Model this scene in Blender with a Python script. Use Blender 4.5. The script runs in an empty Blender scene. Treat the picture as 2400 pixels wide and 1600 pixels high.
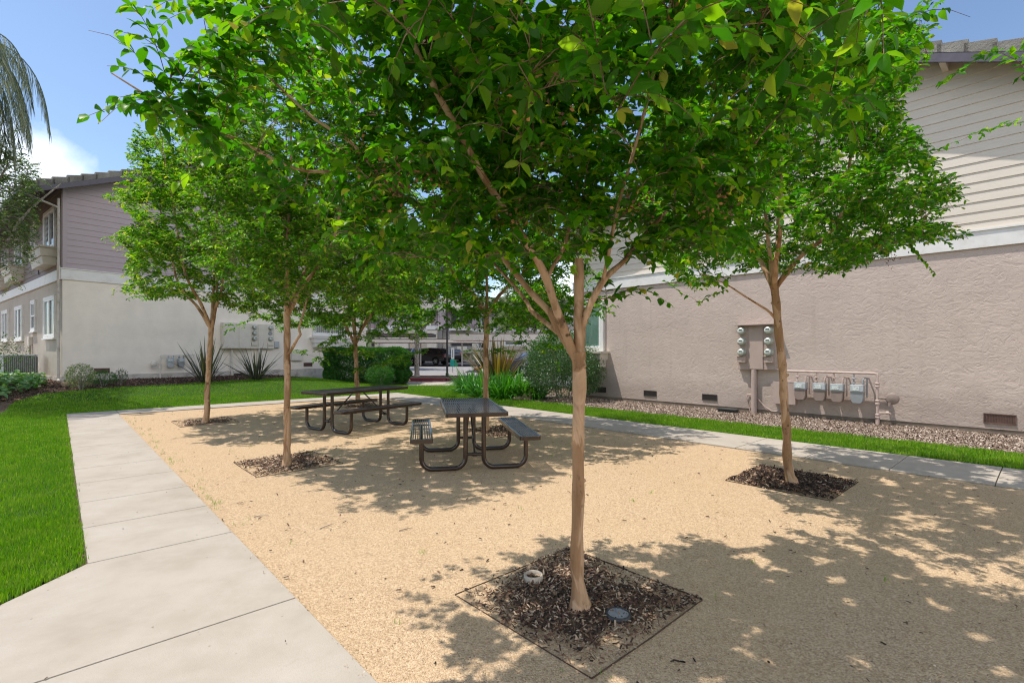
import bpy, math, random
import numpy as np
from mathutils import Vector, Matrix
R = math.radians
rng = np.random.default_rng(7)
random.seed(7)
sc = bpy.context.scene
C = sc.collection
# ------------------------------------------------------------------ camera / light
F = 1160.0; HZ = 822.0; EYE = 1.5            # focal length and horizon of the photograph (2400 px wide)
cam_d = bpy.data.cameras.new('camera'); cam = bpy.data.objects.new('camera', cam_d); C.objects.link(cam)
cam.location = (0, 0, EYE); cam.rotation_euler = (R(90), 0, 0)
cam_d.sensor_width = 36; cam_d.lens = 36*F/2400; cam_d.shift_y = (HZ-800)/2400
cam_d.clip_start = 0.05; cam_d.clip_end = 3000
sc.camera = cam
SUNH = Vector((-0.44, 0.03, 1.0)).normalized()    # towards the sun
SUN_EL = math.asin(SUNH.z); SUN_AZ = math.atan2(SUNH.x, SUNH.y)
w = bpy.data.worlds.new('World'); sc.world = w; w.use_nodes = True
nt = w.node_tree; nt.nodes.clear()
sky = nt.nodes.new('ShaderNodeTexSky'); sky.sky_type = 'NISHITA'; sky.sun_disc = False
sky.sun_elevation = SUN_EL; sky.sun_rotation = SUN_AZ; sky.air_density = 1.0; sky.dust_density = 0.4; sky.ozone_density = 2.0
bg = nt.nodes.new('ShaderNodeBackground'); bg.inputs['Strength'].default_value = 0.1
wo = nt.nodes.new('ShaderNodeOutputWorld')
tc = nt.nodes.new('ShaderNodeTexCoord')
def wmath(op, a, b=None, clamp=False):
    n = nt.nodes.new('ShaderNodeMath'); n.operation = op; n.use_clamp = clamp
    for i, v in enumerate((a, b)):
        if v is None: continue
        if isinstance(v, (int, float)): n.inputs[i].default_value = v
        else: nt.links.new(v, n.inputs[i])
    return n.outputs[0]
def cloud_mask(direction, radius, soft, namp):
    d = Vector(direction).normalized()
    dp = nt.nodes.new('ShaderNodeVectorMath'); dp.operation = 'DOT_PRODUCT'
    nt.links.new(tc.outputs['Generated'], dp.inputs[0]); dp.inputs[1].default_value = d
    ns = nt.nodes.new('ShaderNodeTexNoise'); ns.inputs['Scale'].default_value = 7; ns.inputs['Detail'].default_value = 8; ns.inputs['Roughness'].default_value = 0.55
    nt.links.new(tc.outputs['Generated'], ns.inputs['Vector'])
    ang = wmath('ARCCOSINE', dp.outputs['Value'])
    a2 = wmath('ADD', ang, wmath('MULTIPLY', wmath('SUBTRACT', ns.outputs['Fac'], 0.5), namp))
    return wmath('DIVIDE', wmath('SUBTRACT', radius, a2), soft, True)
m1 = wmath('MULTIPLY', cloud_mask((-0.985, 1, 0.31), 0.105, 0.05, 0.16), 0.62)
m2 = cloud_mask((0.1, 1, 0.05), 0.16, 0.1, 0.2)
fill_cloud_right = cloud_mask((0.8, -0.7, 0.40), 0.55, 0.12, 0.5); fill_cloud_left = cloud_mask((-0.5, -0.9, 0.5), 0.40, 0.15, 0.5)  # unseen bright clouds behind the camera, added as fill light for shaded walls
mm = wmath('MAXIMUM', wmath('MAXIMUM', m1, wmath('MULTIPLY', m2, 0.75)), wmath('MAXIMUM', fill_cloud_right, fill_cloud_left))
mix = nt.nodes.new('ShaderNodeMix'); mix.data_type = 'RGBA'
nt.links.new(mm, mix.inputs['Factor']); nt.links.new(sky.outputs['Color'], mix.inputs['A']); mix.inputs['B'].default_value = (10.8, 10.8, 11.0, 1)
nt.links.new(mix.outputs['Result'], bg.inputs['Color']); nt.links.new(bg.outputs[0], wo.inputs[0])
sl = bpy.data.lights.new('sun', 'SUN'); sl.energy = 2.5; sl.angle = R(0.53); sl.color = (1.0, 0.955, 0.88)
so = bpy.data.objects.new('sun', sl); C.objects.link(so); so.location = (-10, 5, 30)
so.rotation_euler = SUNH.to_track_quat('Z', 'Y').to_euler()
sc.view_settings.view_transform = 'Standard'; sc.view_settings.look = 'None'
sc.view_settings.exposure = 0.92; sc.view_settings.gamma = 1
sc.cycles.filter_width = 1.15; sc.cycles.max_bounces = 10; sc.cycles.transparent_max_bounces = 12; sc.cycles.transmission_bounces = 6; sc.cycles.diffuse_bounces = 4
# ------------------------------------------------------------------ coordinates of the court
T = np.array([0.6763, -0.7367]); N = np.array([0.7367, 0.6763])   # along / across the court
def sp(s, c): return (s*T[0]+c*N[0], s*T[1]+c*N[1])
def s_of(x, y): return x*T[0]+y*T[1]
def c_of(x, y): return x*N[0]+y*N[1]
def sst(t): t = np.clip(t, 0, 1); return t*t*(3-2*t)
def gz(x, y):
    s = x*T[0]+y*T[1]; c = x*N[0]+y*N[1]
    return 0.50*sst((-s-15.9)/5.6)*sst((11.0-c)/5.0) + 0.22*sst((np.asarray(y)-40)/20)
def gp(px, py, dz=0.0):
    """point of the ground seen at a pixel"""
    z = 0.0
    for _ in range(30):
        d = F*(EYE-z)/(py-HZ); x = (px-1200)/F*d
        z = 0.6*z+0.4*float(gz(x, d))
    return Vector((x, d, z+dz))
# ------------------------------------------------------------------ object helpers
def tag(o, label=None, cat=None, group=None, kind=None):
    if label: o['label'] = label
    if cat: o['category'] = cat
    if group: o['group'] = group
    if kind: o['kind'] = kind
    return o
def thing(name, label, cat, loc=(0, 0, 0), rz=0, group=None):
    o = bpy.data.objects.new(name, None); C.objects.link(o)
    o.empty_display_size = 0.2
    o.location = loc; o.rotation_euler = (0, 0, rz)
    return tag(o, label, cat, group)
def link_mesh(me, name, parent, smooth=False):
    o = bpy.data.objects.new(name, me); C.objects.link(o)
    if parent: o.parent = parent
    return o
def copy_tree(o, parent=None):
    c = o.copy(); C.objects.link(c)
    if parent: c.parent = parent
    for ch in list(o.children): copy_tree(ch, c)
    return c
class MB:
    def __init__(s): s.v = []; s.f = []; s.smooth = []
    def add(s, vs, fs, sm=False):
        b = len(s.v); s.v += [tuple(v) for v in vs]
        s.f += [tuple(i+b for i in f) for f in fs]; s.smooth += [sm]*len(fs)
    def box(s, a, b):
        x0, y0, z0 = a; x1, y1, z1 = b
        x0, x1 = min(x0, x1), max(x0, x1); y0, y1 = min(y0, y1), max(y0, y1); z0, z1 = min(z0, z1), max(z0, z1)
        s.add([(x0,y0,z0),(x1,y0,z0),(x1,y1,z0),(x0,y1,z0),(x0,y0,z1),(x1,y0,z1),(x1,y1,z1),(x0,y1,z1)],
              [(0,3,2,1),(4,5,6,7),(0,1,5,4),(1,2,6,5),(2,3,7,6),(3,0,4,7)])
    def bar(s, p, q, wd, ht, up=(0, 0, 1)):
        p = Vector(p); q = Vector(q); d = (q-p).normalized(); u = Vector(up)
        sd = d.cross(u).normalized()*wd/2; u = sd.cross(d).normalized()*ht/2
        s.add([p-sd-u, p+sd-u, p+sd+u, p-sd+u, q-sd-u, q+sd-u, q+sd+u, q-sd+u],
              [(0,1,2,3),(7,6,5,4),(0,4,5,1),(1,5,6,2),(2,6,7,3),(3,7,4,0)])
    def tube(s, pts, r, n=10, caps=True, sm=True):
        pts = [Vector(p) for p in pts]; m = len(pts)
        rs = [r]*m if isinstance(r, (int, float)) else list(r)
        ref = Vector((0, 0, 1)); d0 = (pts[1]-pts[0]).normalized()
        if abs(d0.z) > 0.9: ref = Vector((1, 0, 0))
        a = d0.cross(ref).normalized(); vs = []
        for i in range(m):
            d = (pts[min(i+1, m-1)]-pts[max(i-1, 0)]).normalized()
            a = (a-d*a.dot(d)).normalized(); b = d.cross(a)
            for k in range(n):
                t = 2*math.pi*k/n; vs.append(pts[i]+(a*math.cos(t)+b*math.sin(t))*rs[i])
        fs = [(i*n+k, i*n+(k+1) % n, (i+1)*n+(k+1) % n, (i+1)*n+k) for i in range(m-1) for k in range(n)]
        s.add(vs, fs, sm)
        if caps:
            s.add([vs[k] for k in range(n)], [tuple(range(n-1, -1, -1))]); s.add([vs[(m-1)*n+k] for k in range(n)], [tuple(range(n))])
    def prism(s, poly, axis_vec):
        """extrude a planar polygon (list of 3d points) along a vector"""
        n = len(poly); a = [Vector(p) for p in poly]; b = [p+Vector(axis_vec) for p in a]
        s.add(a+b, [tuple(range(n-1, -1, -1)), tuple(range(n, 2*n))]+[(i, (i+1) % n, (i+1) % n+n, i+n) for i in range(n)])
    def lathe(s, prof, center, n=20, axis='z', sm=True):
        cx, cy, cz = center; vs = []
        for (r, h) in prof:
            for k in range(n):
                t = 2*math.pi*k/n; u, v_ = r*math.cos(t), r*math.sin(t)
                vs.append((cx+u, cy+v_, cz+h) if axis == 'z' else (cx+u, cy-h, cz+v_) if axis == 'y' else (cx+h, cy+u, cz+v_))
        m = len(prof)
        s.add(vs, [(i*n+k, i*n+(k+1) % n, (i+1)*n+(k+1) % n, (i+1)*n+k) for i in range(m-1) for k in range(n)], sm)
        s.add(vs[:n], [tuple(range(n))]); s.add(vs[-n:], [tuple(range(n))])
    def build(s, name, mat, parent=None, bevel=0, label=None, loc=None):
        me = bpy.data.meshes.new(name); me.from_pydata(s.v, [], s.f); me.update()
        me.polygons.foreach_set('use_smooth', s.smooth); me.materials.append(mat)
        o = link_mesh(me, name, parent)
        if loc is not None: o.location = loc
        if bevel:
            b = o.modifiers.new('bevel', 'BEVEL'); b.width = bevel; b.segments = 2; b.limit_method = 'ANGLE'
        if label: o['label'] = label
        return o
def np_mesh(name, V, faces, mat, parent=None, tint=None, smooth=False):
    """V (n,3); faces: list of integer arrays (m,k)"""
    me = bpy.data.meshes.new(name); V = np.ascontiguousarray(V, dtype=np.float32)
    me.vertices.add(len(V)); me.vertices.foreach_set('co', V.ravel())
    loops = np.concatenate([f.ravel() for f in faces]).astype(np.int32)
    tot = np.concatenate([np.full(len(f), f.shape[1], dtype=np.int32) for f in faces])
    st = np.concatenate([[0], np.cumsum(tot)[:-1]]).astype(np.int32)
    me.loops.add(len(loops)); me.loops.foreach_set('vertex_index', loops)
    me.polygons.add(len(tot)); me.polygons.foreach_set('loop_start', st); me.polygons.foreach_set('loop_total', tot)
    if smooth: me.polygons.foreach_set('use_smooth', np.ones(len(tot), dtype=bool))
    if tint is not None:
        at = me.attributes.new('tint', 'FLOAT', 'POINT'); at.data.foreach_set('value', np.asarray(tint, dtype=np.float32))
    me.update(calc_edges=True); me.materials.append(mat)
    return link_mesh(me, name, parent)
# ------------------------------------------------------------------ materials
class NT:
    def __init__(s, name):
        s.m = bpy.data.materials.new(name); s.m.use_nodes = True; s.t = s.m.node_tree
        s.p = s.t.nodes['Principled BSDF']; s.out = s.t.nodes['Material Output']
        s.obj = None
    def n(s, typ, **k):
        nd = s.t.nodes.new(typ)
        for a, b in k.items(): setattr(nd, a, b)
        return nd
    def l(s, a, b): s.t.links.new(a, b)
    def coord(s):
        if s.obj is None: s.obj = s.n('ShaderNodeTexCoord').outputs['Object']
        return s.obj
    def noise(s, scale, detail=4, rough=0.55, stretch=None, dist=0):
        nd = s.n('ShaderNodeTexNoise'); nd.inputs['Scale'].default_value = scale; nd.inputs['Detail'].default_value = detail
        nd.inputs['Roughness'].default_value = rough; nd.inputs['Distortion'].default_value = dist
        v = s.coord()
        if stretch:
            mp = s.n('ShaderNodeMapping'); mp.inputs['Scale'].default_value = stretch; s.l(v, mp.inputs['Vector']); v = mp.outputs[0]
        s.l(v, nd.inputs['Vector']); return nd.outputs['Fac']
    def ramp(s, fac, stops):
        r = s.n('ShaderNodeValToRGB'); e = r.color_ramp.elements
        while len(e) < len(stops): e.new(0.5)
        for i, (p, c) in enumerate(stops):
            e[i].position = p; e[i].color = (*c, 1) if len(c) == 3 else c
        s.l(fac, r.inputs[0]); return r.outputs[0]
    def mix(s, fac, a, b, mode='MIX'):
        m = s.n('ShaderNodeMix', data_type='RGBA', blend_type=mode)
        for nm, v in (('Factor', fac), ('A', a), ('B', b)):
            if isinstance(v, (int, float)): m.inputs[nm].default_value = v
            elif isinstance(v, tuple): m.inputs[nm].default_value = (*v[:3], 1)
            else: s.l(v, m.inputs[nm])
        return m.outputs['Result']
    def math(s, op, a, b=0.0):
        m = s.n('ShaderNodeMath', operation=op)
        for i, v in enumerate((a, b)):
            if isinstance(v, (int, float)): m.inputs[i].default_value = v
            else: s.l(v, m.inputs[i])
        return m.outputs[0]
    def bump(s, h, strength, dist=0.01):
        b = s.n('ShaderNodeBump'); b.inputs['Strength'].default_value = strength; b.inputs['Distance'].default_value = dist
        s.l(h, b.inputs['Height'])
        if s.p.inputs['Normal'].links: s.l(s.p.inputs['Normal'].links[0].from_socket, b.inputs['Normal'])
        s.l(b.outputs[0], s.p.inputs['Normal'])
    def col(s, c):
        if isinstance(c, tuple): s.p.inputs['Base Color'].default_value = (*c, 1)
        else: s.l(c, s.p.inputs['Base Color'])
    def set(s, rough=0.6, metal=0.0, spec=0.5, coat=0.0):
        s.p.inputs['Roughness'].default_value = rough; s.p.inputs['Metallic'].default_value = metal
        s.p.inputs['Specular IOR Level'].default_value = spec; s.p.inputs['Coat Weight'].default_value = coat
        return s.m
def plain(name, c, rough=0.6, metal=0.0, spec=0.5, var=0.12, scale=6, bump=0.0, bscale=60, coat=0, dirt=None):
    m = NT(name); f = m.noise(scale, 5)
    a = tuple(x*(1-var) for x in c); b = tuple(min(1, x*(1+var)) for x in c)
    cc = m.ramp(f, [(0.3, a), (0.7, b)])
    if dirt: cc = m.mix(m.ramp(m.noise(2.3, 6, 0.65), [(0.52, (0,0,0)), (0.72, (1,1,1))]), cc, dirt)
    m.col(cc)
    if bump: m.bump(m.noise(bscale, 4), bump, 0.01)
    return m.set(rough, metal, spec, coat)
def leaf_mat(name, lo, mid, hi, trans=0.35, rough=0.35, tip=None, spec=0.5):
    m = NT(name); at = m.n('ShaderNodeAttribute', attribute_name='tint').outputs['Fac']
    stops = [(0.0, lo), (0.5, mid), (0.85, hi)]
    if tip: stops.append((1.0, tip))
    cc = m.ramp(at, stops); m.col(cc); m.set(rough, 0, spec)
    tr = m.n('ShaderNodeBsdfTranslucent'); m.l(m.mix(1.0, cc, (1.7, 1.85, 0.55), 'MULTIPLY'), tr.inputs['Color'])
    mx = m.n('ShaderNodeMixShader'); mx.inputs[0].default_value = trans
    m.l(m.p.outputs[0], mx.inputs[1]); m.l(tr.outputs[0], mx.inputs[2]); m.l(mx.outputs[0], m.out.inputs[0])
    return m.m
def glass_mat(name, tint=(0.9, 0.95, 0.95), trans=0.8):
    m = NT(name); m.t.nodes.remove(m.p)
    g = m.n('ShaderNodeBsdfGlossy'); g.inputs['Roughness'].default_value = 0.02; g.inputs['Color'].default_value = (0.9, 0.95, 1, 1)
    t = m.n('ShaderNodeBsdfTransparent'); t.inputs['Color'].default_value = (*tint, 1)
    fr = m.n('ShaderNodeFresnel'); fr.inputs['IOR'].default_value = 1.45
    mx = m.n('ShaderNodeMixShader'); m.l(fr.outputs[0], mx.inputs[0]); m.l(t.outputs[0], mx.inputs[1]); m.l(g.outputs[0], mx.inputs[2]); m.l(mx.outputs[0], m.out.inputs[0])
    return m.m
def stucco(name, c, dirt, amp=0.6, dirt_amt=0.5, base=False):
    m = NT(name)
    ns = m.noise(2.0, 5, 0.6); cc = m.ramp(ns, [(0.3, tuple(x*0.93 for x in c)), (0.7, tuple(x*1.05 for x in c))])
    d = m.ramp(m.noise(0.8, 8, 0.7, (1, 1, 1.6)), [(0.55, (0, 0, 0)), (0.8, (dirt_amt,)*3)])
    cc = m.mix(d, cc, dirt)
    if base:                                    # rain splash along the foot, faint runs and repaired patches
        sx = m.n('ShaderNodeSeparateXYZ'); m.l(m.coord(), sx.inputs[0]); h = m.math('ADD', sx.outputs[2], m.math('MULTIPLY', m.noise(2.5, 6, 0.7), -0.9))
        cc = m.mix(m.ramp(h, [(0.0, (0.55,)*3), (0.35, (0,)*3)]), cc, tuple(x*0.8 for x in dirt))
        cc = m.mix(m.ramp(m.noise(3.0, 5, 0.6, (2.2, 2.2, 0.12)), [(0.56, (0,)*3), (0.74, (0.35,)*3)]), cc, tuple(x*0.9 for x in dirt))
        cc = m.mix(m.ramp(m.noise(0.45, 3, 0.5, (1, 1, 1.5), 0.5), [(0.52, (0,)*3), (0.56, (0.22,)*3)]), cc, tuple(min(1, x*1.12) for x in c))
    m.col(cc)
    # trowelled lace texture: warped ridges
    wn = m.n('ShaderNodeTexNoise'); wn.inputs['Scale'].default_value = 2.2; wn.inputs['Detail'].default_value = 5; m.l(m.coord(), wn.inputs['Vector'])
    vadd = m.n('ShaderNodeMix', data_type='RGBA', blend_type='ADD'); vadd.inputs['Factor'].default_value = 0.35
    m.l(m.coord(), vadd.inputs['A']); m.l(wn.outputs['Color'], vadd.inputs['B'])
    n2 = m.n('ShaderNodeTexNoise'); n2.inputs['Scale'].default_value = 7; n2.inputs['Detail'].default_value = 3; n2.inputs['Distortion'].default_value = 1.6
    mp = m.n('ShaderNodeMapping'); mp.inputs['Scale'].default_value = (0.8, 0.8, 1.15); m.l(vadd.outputs['Result'], mp.inputs['Vector']); m.l(mp.outputs[0], n2.inputs['Vector'])
    ridge = m.ramp(n2.outputs['Fac'], [(0.38, (0, 0, 0)), (0.47, (0.9,)*3), (0.5, (0.35,)*3), (0.62, (0.8,)*3)])
    m.bump(ridge, amp, 0.02); m.bump(m.noise(45, 4), 0.25, 0.006)
    return m.set(0.92, 0, 0.2)
M = {}
# --- ground materials
m = NT('decomposed_granite')
f1 = m.noise(170, 3, 0.6); f2 = m.noise(1.3, 6, 0.6); f3 = m.noise(420, 2, 0.5)
def grains(sc_, lo, mid, hi):
    v_ = m.n('ShaderNodeTexVoronoi'); v_.inputs['Scale'].default_value = sc_; m.l(m.coord(), v_.inputs['Vector'])
    sp_ = m.n('ShaderNodeSeparateColor'); m.l(v_.outputs['Color'], sp_.inputs[0])
    return m.ramp(sp_.outputs[0], [(0.0, lo), (0.10, tuple((x+y)/2 for x, y in zip(lo, mid))), (0.5, mid), (1.0, hi)]), v_.outputs['Distance']
ga, da = grains(150, (0.17, 0.10, 0.06), (0.535, 0.37, 0.222), (0.77, 0.59, 0.40)); gb, db = grains(85, (0.24, 0.15, 0.09), (0.535, 0.37, 0.222), (0.71, 0.535, 0.355))
cc = m.mix(0.45, ga, gb); fa = m.math('ADD', m.math('MULTIPLY', da, -0.6), m.math('MULTIPLY', f1, 0.6))
cc = m.mix(m.ramp(f2, [(0.35, (0.0,)*3), (0.7, (0.25,)*3)]), cc, (0.54, 0.365, 0.20)); cc = m.mix(m.ramp(m.noise(0.33, 5, 0.6, None, 0.6), [(0.45, (0,)*3), (0.66, (0.3,)*3)]), cc, (0.62, 0.445, 0.27)); cc = m.mix(m.ramp(m.noise(2.9, 6, 0.7, (1, 0.5, 1), 1.0), [(0.60, (0,)*3), (0.72, (0.35,)*3)]), cc, (0.40, 0.265, 0.15)); gk = m.n('ShaderNodeTexVoronoi'); gk.inputs['Scale'].default_value = 38; m.l(m.coord(), gk.inputs['Vector']); cc = m.mix(m.math('MULTIPLY', m.ramp(gk.outputs['Distance'], [(0.10, (1,)*3), (0.22, (0,)*3)]), m.ramp(m.noise(22, 2), [(0.52, (0,)*3), (0.6, (0.8,)*3)])), cc, (0.24, 0.15, 0.085))
vor = m.n('ShaderNodeTexVoronoi'); vor.inputs['Scale'].default_value = 26; m.l(m.coord(), vor.inputs['Vector'])
spk = m.ramp(vor.outputs['Distance'], [(0.05, (1,)*3), (0.13, (0,)*3)])
spk2 = m.math('MULTIPLY', spk, m.ramp(m.noise(3.1, 3), [(0.5, (0,)*3), (0.62, (0.7,)*3)]))
cc = m.mix(spk2, cc, (0.12, 0.075, 0.045))
m.col(cc); m.bump(fa, 0.7, 0.010); m.bump(m.noise(2.2, 5), 0.25, 0.05)
M['sand'] = m.set(0.97, 0, 0.15)
m = NT('concrete')
f1 = m.noise(1.6, 7, 0.65); f2 = m.noise(190, 3)
cc = m.ramp(f1, [(0.3, (0.355, 0.30, 0.245)), (0.5, (0.425, 0.37, 0.31)), (0.7, (0.475, 0.42, 0.36))])
cc = m.mix(m.ramp(f2, [(0.36, (0.75,)*3), (0.5, (0,)*3)]), cc, (0.40, 0.335, 0.265))
st = m.ramp(m.noise(5.5, 5, 0.7, (1, 1, 1), 0.5), [(0.66, (0,)*3), (0.76, (0.4,)*3)])
cc = m.mix(st, cc, (0.30, 0.245, 0.18))
cc = m.mix(m.ramp(m.noise(0.7, 7, 0.75, None, 0.8), [(0.5, (0,)*3), (0.68, (0.45,)*3)]), cc, (0.345, 0.30, 0.245))
vs_ = m.n('ShaderNodeTexVoronoi'); vs_.inputs['Scale'].default_value = 9; m.l(m.coord(), vs_.inputs['Vector'])
cc = m.mix(m.math('MULTIPLY', m.ramp(vs_.outputs['Distance'], [(0.03, (1,)*3), (0.07, (0,)*3)]), m.ramp(m.noise(2.2, 3), [(0.5, (0,)*3), (0.6, (0.8,)*3)])), cc, (0.16, 0.12, 0.08))
m.col(cc); m.bump(f2, 0.35, 0.004); m.bump(m.noise(8, 5), 0.12, 0.02)
M['concrete'] = m.set(0.9, 0, 0.25)
M['joint'] = plain('joint', (0.11, 0.085, 0.06), 0.95)
m = NT('soil'); cc = m.ramp(m.noise(18, 6, 0.7), [(0.3, (0.06, 0.04, 0.028)), (0.5, (0.17, 0.115, 0.075)), (0.7, (0.36, 0.255, 0.17))]); m.col(cc); m.bump(m.noise(25, 5, 0.7), 0.8, 0.04); M['soil'] = m.set(0.95, 0, 0.2)
m = NT('dry_mulch'); cc = m.ramp(m.noise(26, 6, 0.75), [(0.32, (0.10, 0.07, 0.05)), (0.5, (0.27, 0.20, 0.155)), (0.7, (0.46, 0.38, 0.31))]); m.col(cc); m.bump(m.noise(30, 5, 0.7), 0.8, 0.04); M['mulch'] = m.set(0.95, 0, 0.2)
m = NT('lawn_base'); cc = m.ramp(m.noise(9, 6, 0.7), [(0.3, (0.02, 0.05, 0.008)), (0.7, (0.05, 0.115, 0.016))]); m.col(cc); m.bump(m.noise(60, 4), 0.8, 0.03); M['lawn'] = m.set(0.9, 0, 0.2)
m = NT('asphalt'); cc = m.ramp(m.noise(1.2, 7, 0.7), [(0.3, (0.24, 0.225, 0.22)), (0.7, (0.33, 0.31, 0.30))]); m.col(cc); m.bump(m.noise(120, 3), 0.3, 0.01); M['asphalt'] = m.set(0.9, 0, 0.25)
M['sealed_asphalt'] = plain('sealed_asphalt', (0.035, 0.033, 0.036), 0.85, 0, 0.3)
def tint_mat(name, stops, rough=0.8, spec=0.3):
    m = NT(name); m.col(m.ramp(m.n('ShaderNodeAttribute', attribute_name='tint').outputs['Fac'], stops)); return m.set(rough, 0, spec)
M['chips_dark'] = tint_mat('chips_dark', [(0, (0.014, 0.009, 0.008)), (0.35, (0.05, 0.028, 0.02)), (0.65, (0.15, 0.08, 0.05)), (0.82, (0.30, 0.175, 0.10)), (0.95, (0.50, 0.38, 0.27))])
M['chips_pale'] = tint_mat('chips_pale', [(0, (0.06, 0.038, 0.027)), (0.4, (0.21, 0.145, 0.105)), (0.75, (0.42, 0.33, 0.265)), (0.97, (0.62, 0.52, 0.44))])
m = NT('grass_blades'); gn = m.noise(3.4, 6, 0.7); at = m.n('ShaderNodeAttribute', attribute_name='tint').outputs['Fac']
cc = m.ramp(at, [(0.0, (0.06, 0.155, 0.002)), (0.45, (0.15, 0.33, 0.004)), (0.8, (0.28, 0.47, 0.015)), (1.0, (0.50, 0.54, 0.11))]); 
cc = m.mix(m.ramp(m.noise(1.1, 4), [(0.35, (0,)*3), (0.65, (0.5,)*3)]), cc, (0.09, 0.235, 0.004)); cc = m.mix(m.ramp(gn, [(0.50, (0,)*3), (0.68, (0.7,)*3)]), cc, (0.29, 0.40, 0.04)); m.col(cc); m.set(0.45, 0, 0.4)
tr = m.n('ShaderNodeBsdfTranslucent'); m.l(m.mix(1.0, cc, (1.5, 1.6, 0.7), 'MULTIPLY'), tr.inputs['Color']); mx = m.n('ShaderNodeMixShader'); mx.inputs[0].default_value = 0.35
m.l(m.p.outputs[0], mx.inputs[1]); m.l(tr.outputs[0], mx.inputs[2]); m.l(mx.outputs[0], m.out.inputs[0]); M['grass'] = m.m
# --- plants
M['leaf'] = leaf_mat('crape_leaf', (0.026, 0.12, 0.003), (0.055, 0.19, 0.004), (0.21, 0.37, 0.008), 0.58, 0.42, (0.32, 0.27, 0.05), 0.35)
M['leaf_sun'] = leaf_mat('sunny_crape_leaf', (0.03, 0.12, 0.004), (0.075, 0.21, 0.006), (0.23, 0.37, 0.015), 0.5, 0.42, (0.42, 0.36, 0.06), 0.35)  # lighter, yellower copy of the crape leaf: sunlit look put into the colour
M['leaf_young'] = leaf_mat('young_leaf', (0.10, 0.19, 0.02), (0.16, 0.25, 0.03), (0.26, 0.30, 0.05), 0.45, 0.35, (0.38, 0.20, 0.06))
M['leaf_hedge'] = leaf_mat('hedge_leaf', (0.02, 0.085, 0.012), (0.045, 0.16, 0.022), (0.10, 0.25, 0.04), 0.3, 0.4, None, 0.35)
M['leaf_grey'] = leaf_mat('grey_green_leaf', (0.02, 0.06, 0.014), (0.05, 0.12, 0.03), (0.15, 0.23, 0.09), 0.2, 0.3)
M['leaf_var'] = leaf_mat('variegated_leaf', (0.05, 0.10, 0.02), (0.20, 0.26, 0.08), (0.55, 0.55, 0.30), 0.25, 0.4)
M['leaf_oak'] = leaf_mat('background_leaf', (0.035, 0.09, 0.015), (0.085, 0.17, 0.03), (0.22, 0.30, 0.07), 0.3, 0.4)
M['leaf_palm'] = leaf_mat('palm_leaf', (0.09, 0.12, 0.07), (0.18, 0.21, 0.13), (0.34, 0.35, 0.24), 0.15, 0.35)
M['leaf_hosta'] = leaf_mat('broad_leaf', (0.03, 0.12, 0.03), (0.10, 0.26, 0.07), (0.42, 0.50, 0.28), 0.3, 0.4)
M['leaf_aga'] = leaf_mat('strap_leaf', (0.025, 0.12, 0.008), (0.055, 0.22, 0.014), (0.13, 0.34, 0.04), 0.3, 0.3, None, 0.5)
M['leaf_flax'] = leaf_mat('flax_leaf', (0.035, 0.045, 0.03), (0.075, 0.08, 0.05), (0.15, 0.135, 0.075), 0.1, 0.35)
M['leaf_flax_gold'] = leaf_mat('gold_flax_leaf', (0.08, 0.06, 0.03), (0.17, 0.12, 0.05), (0.42, 0.29, 0.05), 0.15, 0.35, (0.60, 0.36, 0.04))
M['seeds'] = tint_mat('seed_heads', [(0, (0.03, 0.014, 0.01)), (0.5, (0.16, 0.07, 0.035)), (1, (0.45, 0.22, 0.07))])
def bark(name, a, b, c, streak=(1, 1, 0.12)):
    m = NT(name); f = m.noise(9, 5, 0.6, streak); g = m.noise(14, 5, 0.6, (1, 1, 0.5))
    cc = m.ramp(f, [(0.32, a), (0.5, b), (0.68, c)])
    cc = m.mix(m.ramp(g, [(0.60, (0,)*3), (0.68, (0.85,)*3)]), cc, tuple(x*0.55 for x in a))
    pk = m.ramp(m.noise(5, 4, 0.6, (1, 1, 0.35), 0.6), [(0.47, (0,)*3), (0.52, (0.8,)*3), (0.60, (0.45,)*3), (0.64, (0,)*3)]); cc = m.mix(pk, cc, tuple(min(1, x*1.25+0.03) for x in c))
    vk = m.n('ShaderNodeTexVoronoi'); vk.inputs['Scale'].default_value = 16; m.l(m.coord(), vk.inputs['Vector']); cc = m.mix(m.math('MULTIPLY', m.ramp(vk.outputs['Distance'], [(0.12, (1,)*3), (0.2, (0,)*3)]), m.ramp(m.noise(3, 2), [(0.48, (0,)*3), (0.55, (0.9,)*3)])), cc, tuple(x*0.35 for x in a))
    m.col(cc); m.bump(f, 0.5, 0.006); m.bump(m.noise(60, 4, 0.6, (1, 1, 0.4)), 0.35, 0.003); return m.set(0.75, 0, 0.25)
M['bark'] = bark('crape_bark', (0.20, 0.105, 0.048), (0.33, 0.19, 0.097), (0.42, 0.265, 0.155))
M['twig'] = bark('twig_bark', (0.09, 0.045, 0.025), (0.16, 0.085, 0.05), (0.23, 0.14, 0.09))
M['bark_grey'] = bark('grey_bark', (0.13, 0.105, 0.085), (0.22, 0.185, 0.155), (0.33, 0.285, 0.245))
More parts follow.
